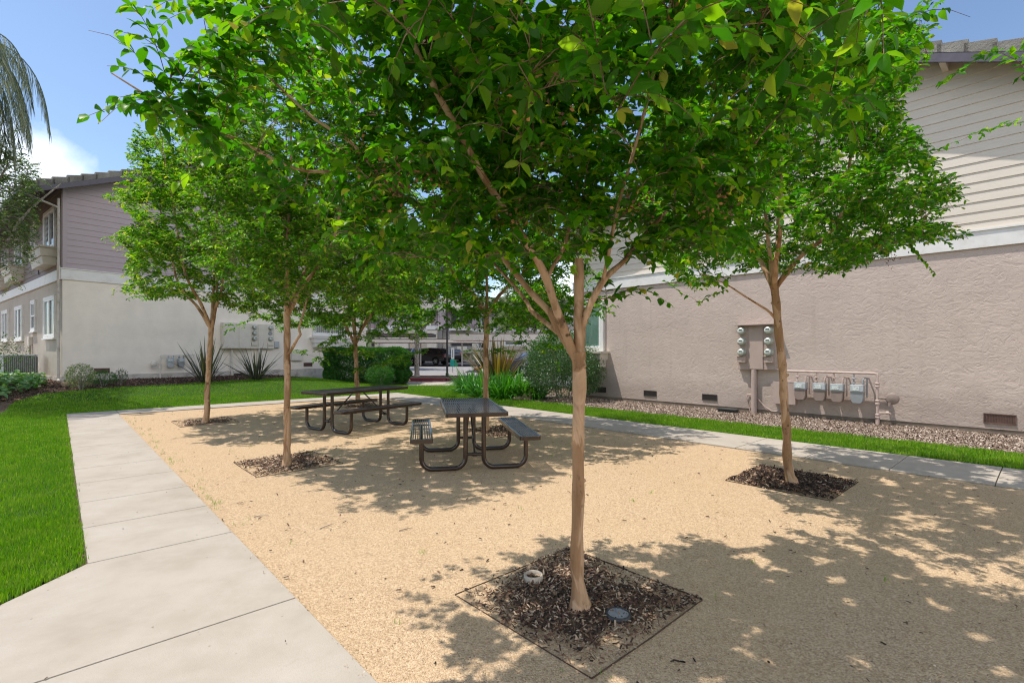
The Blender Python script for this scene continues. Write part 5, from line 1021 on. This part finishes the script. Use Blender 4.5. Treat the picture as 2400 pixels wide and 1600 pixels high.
g = MB(); g.box((-0.035, -0.035, 0.1), (W2+.03, 0.2, 0.655)); g.box((-0.036, 0.2, 0.1), (0.2, LDP, 0.615)); g.build('foundation', M['foundation_l'], bL)
g = MB(); boards(g, 0.12, W2-.1, LB1, lambda x: gable_top(x, W2, LZE, SLL)+.02, 0.20); g.prism([(0.03, 0.001, LB0), (W2, 0.001, LB0), (W2, 0.001, LZE), (W2/2, 0.001, LZE+SLL*W2/2), (0.03, 0.001, LZE)], (0, 0.2, 0)); g.box((-0.001, -0.03, LB1), (0.12, -.0005, LZE+.02)); g.build('upper_wall', M['siding_l'], bL)
# side wall siding: lap boards on the plane x=0
g = MB(); z = LB1; 
while z < LZE: g.add([(-0.02, LDP, z), (-0.02, 0.06, z), (-0.004, 0.06, z+.2), (-0.004, LDP, z+.2), (0, LDP, z), (0, 0.06, z)], [(0, 1, 2, 3), (4, 5, 1, 0)]); z += 0.2
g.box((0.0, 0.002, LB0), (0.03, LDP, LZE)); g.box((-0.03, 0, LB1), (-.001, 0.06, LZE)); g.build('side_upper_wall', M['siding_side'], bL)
g = MB(); g.box((-0.04, -0.045, LB0), (W2+.02, -.001, LB1)); g.box((-0.06, -0.07, LB1), (W2+.03, -.001, LB1+0.03)); g.box((-0.06, 0.001, LB0), (-.001, LDP, LB1)); g.box((-0.08, -0.05, LB0-.02), (-0.061, 0.25, LB1+.08)); g.build('trim_band', M['trim'], bL)
roof(bL, W2, LDP, LZE, SLL, 0.95, 0.5)
xa, za = on_l(730, 787); window(bL, xa+.15, xa+1.75, za+0.12, 3.2, fr=0.12, style='slider', back='blind', sill=False, proud=0.10); window_box(bL, xa-0.05, xa+2.1, za-0.05, d=0.35, h=0.42, mat='trim')
for (a, b, c_, d_) in ((712, 731, 849.5, 858), (221, 256, 863, 873)):
    p, zt = on_l(a, c_); q, zb = on_l(b, d_); vent(bL, (p+q)/2, (zt+zb)/2, q-p, 0.14, mat='rust_vent')
p, zt = on_l(548, 874); q, zb = on_l(573, 879); vent(bL, (p+q)/2, 0.50, q-p, 0.09, y=-0.036, mat='vent')
def side_win(y0, y1, z0, z1, style='slider', back='halfblind', wb=False):
    # build in a helper frame whose front is the side wall (plane x = 0, outside -x)
    f = bpy.data.objects.new('tmp', None); w_ = window(None, -y1, -y0, z0, z1, 0, 0.10, style, back, proud=0.07)
    objs = [w_]+list(w_.children); bpy.data.objects.remove(f)
    w_.parent = bL; w_.rotation_euler = (0, 0, R(-90)); w_.location = (0, 0, 0)
    if wb: b_ = window_box(None, -y1-0.25, -y0+0.25, z0-0.12, d=0.45, h=0.55); b_.parent = bL; b_.rotation_euler = (0, 0, R(-90))
for (a, b, st) in ((0.95, 2.55, 'slider'), (4.3, 4.95, 'hung'), (7.0, 8.6, 'slider'), (10.6, 12.2, 'slider'), (15, 16.6, 'slider')):
    big = st == 'slider'; side_win(a, b, 2.05 if big else 2.35, 3.3 if big else 3.35, st, 'dark' if not big else 'halfblind'); side_win(a, b, 5.15 if big else 5.45, 6.35, st, 'dark' if not big else 'halfblind', wb=big)
g = MB(); g.tube([(-0.09, 0.03, LZE-SLL*0.95-0.05), (-0.09, 0.06, 0.55)], 0.04, 10); g.tube([(-0.98, -0.1, LZE-SLL*.95-0.08), (-0.10, 0.03, LZE-SLL*.95-0.35)], 0.035, 10); g.tube([(-0.09, 0.06, 0.56), (-0.11, -0.10, 0.50)], 0.045, 8); g.build('downpipe', M['foundation_l'], bL)
t = thing('floodlight', 'small black wall floodlight under the upper window boxes', 'light', lcorner, AL); g = MB(); g.tube([(-0.03, 3.6, 4.35), (-0.10, 3.6, 4.9), (-0.22, 3.6, 4.92)], 0.015, 6); g.build('arm', M['black_plastic'], t); g = MB(); g.lathe([(0.03, 0), (0.09, 0.14), (0.085, 0.15), (0.01, .12)], (-0.22, 3.6, 4.90), 12, 'x'); o = g.build('lamp_head', M['black_plastic'], t)
t = thing('disconnect_switch', 'small beige switch box with cables above the air conditioner', 'switch box', lcorner, AL)
g = MB(); g.box((-0.12, 5.0, 1.72), (-0.002, 5.25, 2.05)); g.build('box', M['panel_l'], t, 0.006); g = MB(); g.tube([(-0.06, 5.05, 1.72), (-0.05, 5.07, 1.2), (-0.06, 5.0, 0.6)], 0.02, 6); g.tube([(-0.06, 5.2, 1.72), (-0.06, 5.22, 1.3), (-0.05, 5.1, 0.55)], 0.015, 6); g.tube([(-.05, 4.0, .9), (-.05, 3.6, 1.05), (-.05, 3.3, .8), (-.05, 3.0, .55)], 0.008, 6); g.build('cable', M['wire'], t)
t = thing('air_conditioner', 'grey slatted air conditioner unit by the side wall at the left edge', 'air conditioner', (-17.35, 17.4, 0.47), AL); g = MB(); g.box((-0.42, -0.42, 0), (0.42, 0.42, 0.86)); g.build('casing', M['grey_metal'], t, 0.01)
g = MB()
for i in range(17): xx = -0.40+i*0.05; g.box((xx-0.006, -0.435, 0.05), (xx+.006, -0.421, 0.82)); g.box((0.421, xx-0.006, 0.05), (0.435, xx+.006, 0.82))
g.build('grille', M['black_plastic'], t); g = MB(); g.box((-0.44, -0.44, 0.861), (0.44, 0.44, 0.90)); g.build('top_panel', M['silver'], t, .01)
t = thing('utility_cabinet', 'wide cream painted double door utility cabinet on the pale wall', 'cabinet', lcorner, AL); p, zt = on_l(516.6, 755.7); q, zb = on_l(581, 817)
g = MB(); g.box((p, -0.28, zb), (q, -.002, zt)); g.build('body', M['panel_l'], t, 0.008); m_ = (p+q)/2+.05
for a, b in ((p+.02, m_-.008), (m_+.008, q-.02)): g = MB(); g.box((a, -0.30, zb+.02), (b, -0.281, zt-.02)); g.build('door', M['panel_l'], t, 0.004)
xx, _ = on_l(541, 850); g = MB(); g.tube([(xx, -0.12, zb-.001), (xx, -.12, 0.4)], 0.035, 10); g.build('conduit', M['panel_l'], t)
t = thing('electric_meter_panel', 'cream electric meter panel with two columns of round meters on the pale wall', 'meter panel', lcorner, AL); p = q+0.02; q, _ = on_l(639, 800)
g = MB(); g.box((p, -0.14, zb), (q, -.002, zt)); g.build('cabinet', M['panel_l'], t, 0.006); wd = q-p; g = MB(); g.box((p+wd*.33, -0.165, zb+.02), (p+wd*.66, -0.141, zt-.03)); g.build('door', M['panel_l'], t, .004)
for fx in (0.17, 0.83):
    for k in range(3): meter(t, p+wd*fx, -0.141, zt-0.15-0.24*k, 0.085, blank=(fx > .5 and k == 1))
    g = MB(); g.box((p+wd*(fx-.12), -0.19, zb+0.15), (p+wd*(fx+.12), -0.141, zb+0.28)); g.build('breaker_cover', M['panel_l'], t, .004)
xx, _ = on_l(606, 850); g = MB(); g.tube([(xx, -0.07, zb-.001), (xx, -.07, 0.4)], 0.05, 10); g.build('conduit', M['panel_l'], t)
t = thing('junction_box', 'small cream junction box right of the flax and left of the bay window', 'junction box', lcorner, AL); p, zt = on_l(681, 819); q, zb = on_l(707, 844); g = MB(); g.box((p, -0.13, zb), (q, -.002, zt)); g.build('body', M['panel_l'], t, .006); g = MB(); g.box((p-.005, -.142, zb+.004), (q+.005, -.1305, zt+.005)); g.build('cover', M['panel_l'], t, .003)
t = thing('junction_box', 'tiny greenish grey box attached beside the round meters', 'junction box', lcorner, AL); p, zt = on_l(640, 800); q, zb = on_l(652, 815); g = MB(); g.box((p, -0.10, zb), (q, -.002, zt)); g.build('body', M['grey_metal'], t, .006); g = MB(); g.box((p+.01, -.112, zb+.01), (q-.01, -.1005, zt-.01)); g.build('cover', M['silver'], t, .003)
t = thing('gas_pipe', 'thin pale gas pipe on the left building wall with two meters', 'gas pipe', lcorner, AL); xa, zp2 = on_l(372, 832); xb_, _ = on_l(452, 832); ylp = -0.16
g = MB(); g.tube([(xb_, ylp, zp2), (xa+.03, ylp, zp2), (xa, ylp, zp2-.03), (xa, ylp, 0.38)], 0.022, 10); g.build('pipe', M['panel_l'], t)
g = MB(); 
for z in (zp2-.15, zp2-.35, 0.85): g.lathe([(0.024, -.02), (0.038, -.016), (0.038, .016), (0.024, .02)], (xa, ylp, z), 8)
g.lathe([(0.02, .03), (0.09, .015), (0.11, 0), (0.09, -.015), (0.02, -.04)], (xa-.2, ylp, zp2-.32), 16, 'y'); g.tube([(xa, ylp, zp2-.32), (xa-.15, ylp, zp2-.32)], 0.018, 6); g.tube([(xa, ylp, .9), (xa-.22, ylp, .9)], 0.016, 6); g.build('regulator', M['panel_l'], t)
for px, lb, bd in ((399, 'pale bodied gas meter nearest the corner of the left building', 'silver'), (424, 'blue grey gas meter hidden partly by the flax leaves', 'grey_metal')):
    x, _ = on_l(px, 850, ylp); gas_meter(lcorner, AL, x, zp2-.14, zp2, ylp, lb, bd, bd, 'gas meters on the pale wall', 0.2, 0.85)
#@@FAR
# ------------------------------------------------------------------ beyond the car park
def X_(px, d): return (px-1200)/F*d
def Z_(py, d): return EYE-(py-HZ)/F*d
D0 = 63.0; bF = thing('apartment_building', 'long far building with mauve upper storey, beige ground floor and balconies', 'building', (0, D0, 0.2))
xl, xr = -48.0, 12.0; zb = Z_(777, D0)-0.2; zt = 6.4
g = MB(); g.box((xl, 0.004, 0), (xr, 0.3, zb)); g.build('lower_wall', M['far_beige'], bF)
g = MB(); g.box((xl, 0, zb), (xr, 0.3, zt)); x = xl
while x < xr: g.box((x, -0.03, zb+.36), (x+0.05, -.001, zt)); x += 0.6
g.build('upper_wall', M['far_mauve'], bF)
g = MB(); g.box((xl, -0.07, zb-.02), (xr, -.031, zb+0.34)); g.build('trim_band', M['trim'], bF)
g = MB(); n_ = 12
for i in range(n_):
    y0_, z0_ = -0.9+i*0.42, zt+0.05+i*0.18; g.add([(xl, y0_, z0_), (xr, y0_, z0_), (xr, y0_+.44, z0_+.16), (xl, y0_+.44, z0_+.16), (xl, y0_, z0_-.06), (xr, y0_, z0_-.06)], [(0, 1, 2, 3), (4, 5, 1, 0)])
g.box((xl, -0.95, zt-.14), (xr, -.9, zt+.04)); rf = g.build('roof', M['tile'], bF)
xa, xb = X_(1001, D0-2), X_(1036, D0-2)     # projecting beige stair towers with white caps
for (a, b, top, mt) in ((X_(1001, D0-2), X_(1023, D0-2), Z_(772, 61)-.2, 'far_beige'), (X_(1023, 62), X_(1036, 62), Z_(772, 61)-.2, 'far_grey'), (X_(905, 62), X_(960, 62), Z_(772, 61)-.2, 'far_beige'), (X_(700, 62), X_(760, 62), Z_(772, 61)-.2, 'far_beige')):
    g = MB(); g.box((a, -2.0 if mt == 'far_beige' else -1.2, 0), (b, -.001, top)); o = g.build('projecting_wall', M[mt], bF); g = MB(); g.box((a-.1, -2.15 if mt == 'far_beige' else -1.35, top+.002), (b+.1, -.032, top+.45)); g.build('wall_cap', M['trim'], o)
g = MB(); g.box((X_(1030, D0), -1.2, zb+.36), (X_(1046, D0), -.001, zt)); g.build('projecting_wall', M['far_mauve'], bF)
def balcony(a, b, zf, hi):
    g = MB(); g.box((a, -0.035, zf), (b, -0.0315, zf+2.2)); g.add([(a, -.04, zf), (b, -.04, zf), (b, -.04, zf+2.2), (a, -.04, zf+2.2)], [(0, 1, 2, 3)]); d = g.build('balcony_opening', M['dark_room'], bF)
    g = MB(); g.box((a-.1, -1.5, zf-.22), (b+.1, -.072, zf)); fl_ = g.build('balcony', M['trim'], bF)
    g = MB(); g.box((a, -1.5, zf+.001), (b, -1.38, zf+0.62)); g.box((a, -1.38, zf+.001), (a+.1, -.072, zf+.62)); g.box((b-.1, -1.38, zf+.001), (b, -.072, zf+.62)); g.build('parapet', M['far_mauve'] if hi else M['far_grey'], fl_)
    g = MB(); g.box((a+.9, -1.53, zf+.03), (b-.5, -1.501, zf+.6)); g.build('parapet_panel', M['far_beige'], fl_)
    g = MB(); g.box((a, -1.47, zf+.72), (b, -1.41, zf+.78)); g.box((a, -1.47, zf+.9), (b, -1.41, zf+.98)); g.build('railing', M['pole'], fl_)
for a in (1058, 830, 650):
    balcony(X_(a, D0), X_(a+48, D0), Z_(777, D0)-0.2+.34, True); balcony(X_(a, D0), X_(a+48, D0), Z_(829, D0)-0.2+.35, False)
for (px0, px1, py0, py1) in ((1121, 1138, 738, 762), (1121, 1135, 804, 816), (1184, 1224, 800, 808), (992, 1008, 745, 760), (900, 925, 800, 815), (930, 946, 740, 760), (1200, 1225, 735, 760), (1260, 1285, 800, 815)):
    window(bF, X_(px0, D0), X_(px1, D0), Z_(py1, D0)-.2, Z_(py0, D0)-.2, 0, 0.12, 'slider', 'halfblind', proud=0.1)
window_box(bF, X_(1178, D0), X_(1232, D0), Z_(810, D0)-.2, d=0.5, h=0.45)
D1 = 47.0; bG = thing('apartment_building', 'far mauve gabled wing with a small louvred vent, left of the curtained window', 'building', (X_(1290, D1), D1, 0.1), R(-8))
Wg = 7.0
g = MB(); g.box((0, .002, 0), (Wg, 10, 3.1)); g.build('lower_wall', M['far_beige'], bG); g = MB(); g.prism([(0, 0, 3.1), (Wg, 0, 3.1), (Wg, 0, 5.2), (Wg/2, 0, 6.7), (0, 0, 5.2)], (0, 10, 0)); g.build('upper_wall', M['far_mauve'], bG)
g = MB(); g.box((-.05, -.06, 3.0), (Wg+.05, -.001, 3.32)); g.build('trim_band', M['trim'], bG); roof(bG, Wg, 10, 5.22, 0.42, 0.5, 0.3)
xv = X_(1334, D1)-X_(1290, D1); zv = Z_(738, D1)-.1; g = MB(); g.box((xv-.32, -.05, zv-.24), (xv+.32, -.001, zv+.24)); o = g.build('gable_vent', M['trim'], bG); g = MB(); g.box((xv-.22, -.06, zv-.1), (xv-.03, -.051, zv+.1)); g.box((xv+.03, -.06, zv-.1), (xv+.22, -.051, zv+.1)); g.build('louvre', M['dark_room'], o)
def carport(x0, x1, y0, y1, z, h, mat, label, posts, fm=None, under='carport'):
    t = thing('carport', label, 'carport', (x0, y0, float(gz(x0, y0))), 0, 'flat roofed carports'); L = x1-x0; g = MB(); g.box((0, 0.07, z+.05), (L, y1-y0-.07, z+h-.06))
    x = 0.2
    while x < L-.2: g.box((x, .08, z), (x+.05, y1-y0-.08, z+.05)); x += .4
    g.build('roof_deck', M[under], t); g = MB(); g.box((0, 0, z), (L, 0.06, z+h)); g.box((0, y1-y0-.06, z), (L, y1-y0, z+h)); g.box((-.06, 0, z), (-.001, y1-y0, z+h)); g.box((L+.001, 0, z), (L+.06, y1-y0, z+h)); g.build('fascia', M[fm or mat], t); g = MB(); g.box((-.08, -.03, z+h+.001), (L+.08, y1-y0+.03, z+h+.05)); g.build('drip_edge', M['carport_dark'], t)
    for x in posts:
        g = MB(); g.box((x-x0-.06, (y1-y0)*.35, -.2), (x-x0+.06, (y1-y0)*.35+.12, z-.001)); g.build('post', M['post_white'], t)
    return t
carport(-22, X_(1128, 46), 45.6, 50.5, 2.22, 0.30, 'carport', 'long low carport sheltering the dark parked car', [X_(986, 47.4), X_(1083, 47.4), -16, -20], 'carport')
carport(X_(872, 52), X_(1010, 52), 51.5, 55, 2.85, 0.30, 'carport_dark', 'carport with a dark brown roof edge behind the grey barked tree', [X_(890, 53), X_(960, 53)], 'carport_dark')
carport(X_(1058, 34.5), 9.5, 34.0, 38.5, 2.22, 0.45, 'carport', 'nearest carport with deep tan fascia above the flax', [X_(1174, 35.7), 4.2, 8.5], 'carport')
# lamp post, sign, waste station
b = gp(1048, 887); t = thing('lamp_post', 'dark slim lamp post standing on the red kerbed island', 'lamp post', tuple(b)); g = MB(); g.tube([(0, 0, 0), (0, 0, 0.3)], 0.085, 12); g.tube([(0, 0, .3), (0, 0, 6.3)], [0.055, 0.05], 12); g.build('pole', M['pole'], t); g = MB(); g.tube([(0, 0, 6.2), (0.5, -.1, 6.45)], .03, 8); g.box((.35, -.25, 6.42), (.85, .1, 6.54)); g.build('lamp_head', M['pole'], t); g = MB(); g.box((0.055, -.06, 1.3), (.14, .06, 1.75)); g.build('control_box', M['grey_metal'], t)
d = 34.0; t = thing('pet_waste_station', 'narrow white sign with teal bag dispenser on a thin post by the car park', 'sign', (X_(1061, d), d, 0)); g = MB(); g.box((-.02, 0, 0), (.02, .03, Z_(815, d))); g.build('post', M['grey_metal'], t)
g = MB(); g.box((-.11, -.012, Z_(841, d)), (.11, -.001, Z_(815, d))); s_ = g.build('sign_board', M['sign_white'], t); g = MB(); g.box((-.018, -.016, Z_(838, d)), (.022, -.0125, Z_(819, d))); g.build('printed_strip', M['pole'], s_)
g = MB(); g.box((-.15, -.14, Z_(858, d)), (.10, -.002, Z_(843, d))); g.build('bag_dispenser', M['teal'], t, .01); g = MB(); g.prism([(.12, -.05, Z_(860, d)), (.36, -.05, Z_(857, d)), (.24, -.05, Z_(846, d)), (.14, -.05, Z_(842, d))], (0, .1, 0)); g.build('green_bag', M['bag_green'], t)
# ------------------------------------------------------------------ cars (front towards +x)
def car(loc, rz, mat, label, kind='suv', group='parked cars'):
    t = thing('parked_car', label, 'car', loc, rz, group)
    if kind == 'suv':
        prof = [(-2.25, 0.42), (-2.32, 0.75), (-2.28, 1.02), (-2.12, 1.12), (-1.78, 1.55), (-1.45, 1.66), (-0.6, 1.70), (0.25, 1.62), (1.08, 1.12), (1.95, 0.99), (2.25, 0.82), (2.32, 0.55), (2.25, 0.35)]; roofz = 1.2
    else:
        prof = [(-2.2, 0.40), (-2.28, 0.7), (-2.2, 0.95), (-1.6, 1.02), (-1.0, 1.36), (-0.4, 1.45), (0.3, 1.40), (1.1, 0.98), (1.95, 0.85), (2.22, 0.7), (2.26, 0.5), (2.2, 0.33)]; roofz = 1.0
    wx = (-1.38, 1.40); rw = 0.36 if kind == 'suv' else 0.32; bot = [(2.1, 0.26)]
    for cx in (wx[1], wx[0]):
        for k in range(9): a = math.pi*k/8; bot.append((cx+math.cos(a)*(rw+.05), max(.26, rw+math.sin(a)*(rw+.05))))
    bot.append((-2.1, 0.28)); poly = prof+bot[0:]; bm_v = []; n = len(poly)
    hw = 0.92; sec = [(-hw+.05, .93), (-hw, 1.0), (hw, 1.0), (hw-.05, .93)]; g = MB(); vs = []
    def wdt(x, z): return hw-0.20*max(0, (z-roofz*0.86)/0.6)-0.10*max(0, abs(x)-1.7)**1.3
    for sgn in (-1, 1):
        for (x, z) in poly: vs.append((x, sgn*wdt(x, z), z))
    g.add(vs, [tuple(range(n-1, -1, -1)), tuple(range(n, 2*n))]+[(i, (i+1) % n, (i+1) % n+n, i+n) for i in range(n)]); g.build('body', M[mat], t, 0.05)
    tp = [(p[0], p[1]) for p in prof if p[1] > roofz-.12]; x0_, x1_ = tp[0][0], tp[-1][0]
    if kind == 'suv': win = [(-1.95, 1.14), (-1.62, 1.50), (-0.5, 1.60), (0.18, 1.53), (0.92, 1.10)]
    else: win = [(-1.5, 1.0), (-0.95, 1.29), (-0.35, 1.37), (0.25, 1.32), (0.92, 0.97)]
    for sgn in (-1, 1):
        w_ = MB()
        for a_, b_ in ((0.0, 0.44), (0.47, 0.98)):
            def at(f):
                x = win[0][0]+(win[-1][0]-win[0][0])*f; top = np.interp(x, [q[0] for q in win], [q[1] for q in win]); bt = np.interp(x, [win[0][0], win[-1][0]], [win[0][1]-.04, win[-1][1]-.04]); return x, top, bt
            fs_ = np.linspace(a_, b_, 7); pts_ = [at(f) for f in fs_]; top = [(x, sgn*(wdt(x, zt_)+.012), zt_) for x, zt_, _ in pts_]; bt = [(x, sgn*(wdt(x, zb_)+.012), zb_) for x, _, zb_ in pts_]
            w_.add(top+bt, [(i, i+1, i+8, i+7) for i in range(6)])
        w_.build('side_window', M['car_glass'], t)
    i1 = 7 if kind == 'suv' else 6; a, b = prof[i1], prof[i1+1]; w_ = MB(); nx, nz = (b[1]-a[1]), -(b[0]-a[0]); ln = math.hypot(nx, nz); nx, nz = -nx/ln*.012, -nz/ln*.012
    nx, nz = abs(nx), abs(nz); p = [(a[0]*.94+b[0]*.06+nx, a[1]*.94+b[1]*.06+nz), (a[0]*.06+b[0]*.94+nx, a[1]*.06+b[1]*.94+nz)]
    w_.add([(p[0][0], -wdt(*p[0])+.1, p[0][1]), (p[0][0], wdt(*p[0])-.1, p[0][1]), (p[1][0], wdt(*p[1])-.1, p[1][1]), (p[1][0], -wdt(*p[1])+.1, p[1][1])], [(0, 1, 2, 3)]); w_.build('windscreen', M['car_glass'], t)
    a, b = (prof[3], prof[4]); w_ = MB(); p = [(a[0]-.014, a[1]+.03), (b[0]-.014, b[1])]; w_.add([(p[0][0], -.66, p[0][1]), (p[0][0], .66, p[0][1]), (p[1][0], .6, p[1][1]), (p[1][0], -.6, p[1][1])], [(0, 1, 2, 3)]); w_.build('rear_window', M['car_glass'], t)
    for sgn in (-1, 1):
        l_ = MB(); l_.box((2.02, sgn*.55, .68), (2.24, sgn*.82, .82)); l_.build('headlight', M['lamp_glass'], t, .02); l_ = MB(); l_.box((-2.31, sgn*.55, .82), (-2.1, sgn*.86, 1.0)); l_.build('tail_light', M['tail'], t, .02)
        for cx in wx:
            w_ = MB(); w_.lathe([(rw*.55, -.11), (rw*.95, -.11), (rw, -.07), (rw, .07), (rw*.95, .11), (rw*.55, .11)], (cx, sgn*(hw-.12), rw), 24, 'y'); wh = w_.build('wheel', M['tyre'], t)
            w_ = MB(); ys = sgn*(hw-.12)+sgn*.10
            w_.lathe([(rw*.62, 0), (rw*.60, .012), (rw*.50, .0)], (cx, ys, rw), 20, 'y')
            for k in range(5): a_ = k*1.2566; w_.bar((cx, ys, rw), (cx+math.cos(a_)*rw*.58, ys, rw+math.sin(a_)*rw*.58), .06, .03, up=(0, 1, 0))
            w_.build('rim', M['alloy'], wh)
        w_ = MB(); w_.box((0.75, sgn*.93, 1.02), (.95, sgn*1.08, 1.14)); w_.build('mirror', M[mat], t, .02)
        w_ = MB(); w_.box((-1.0, sgn*(hw+.002), .92), (-.8, sgn*(hw+.02), .95)); w_.box((.1, sgn*(hw+.002), .92), (.3, sgn*(hw+.02), .95)); w_.build('door_handle', M[mat], t)
    return t
car((X_(1003, 49.5), 49.6, float(gz(0, 49.5))+.01), R(158), 'car_black', 'black sport utility car under the carport right of the grey barked tree')
car((X_(960, 52), 51.6, float(gz(0, 51))+.01), R(-112), 'car_slate', 'blue grey car parked behind the grey barked tree trunk')
car((X_(858, 28.8), 29.3, 0.01), R(-8), 'car_blue', 'pale blue car mostly hidden behind the box hedge', 'sedan')
car((X_(1064, 58), 57.6, .25), R(100), 'car_grey', 'dark car far back beside the lamp post', 'sedan')
car((X_(1262, 31), 30.0, 0.01), R(20), 'car_grey', 'dark car half hidden behind the bronze flax', 'sedan')
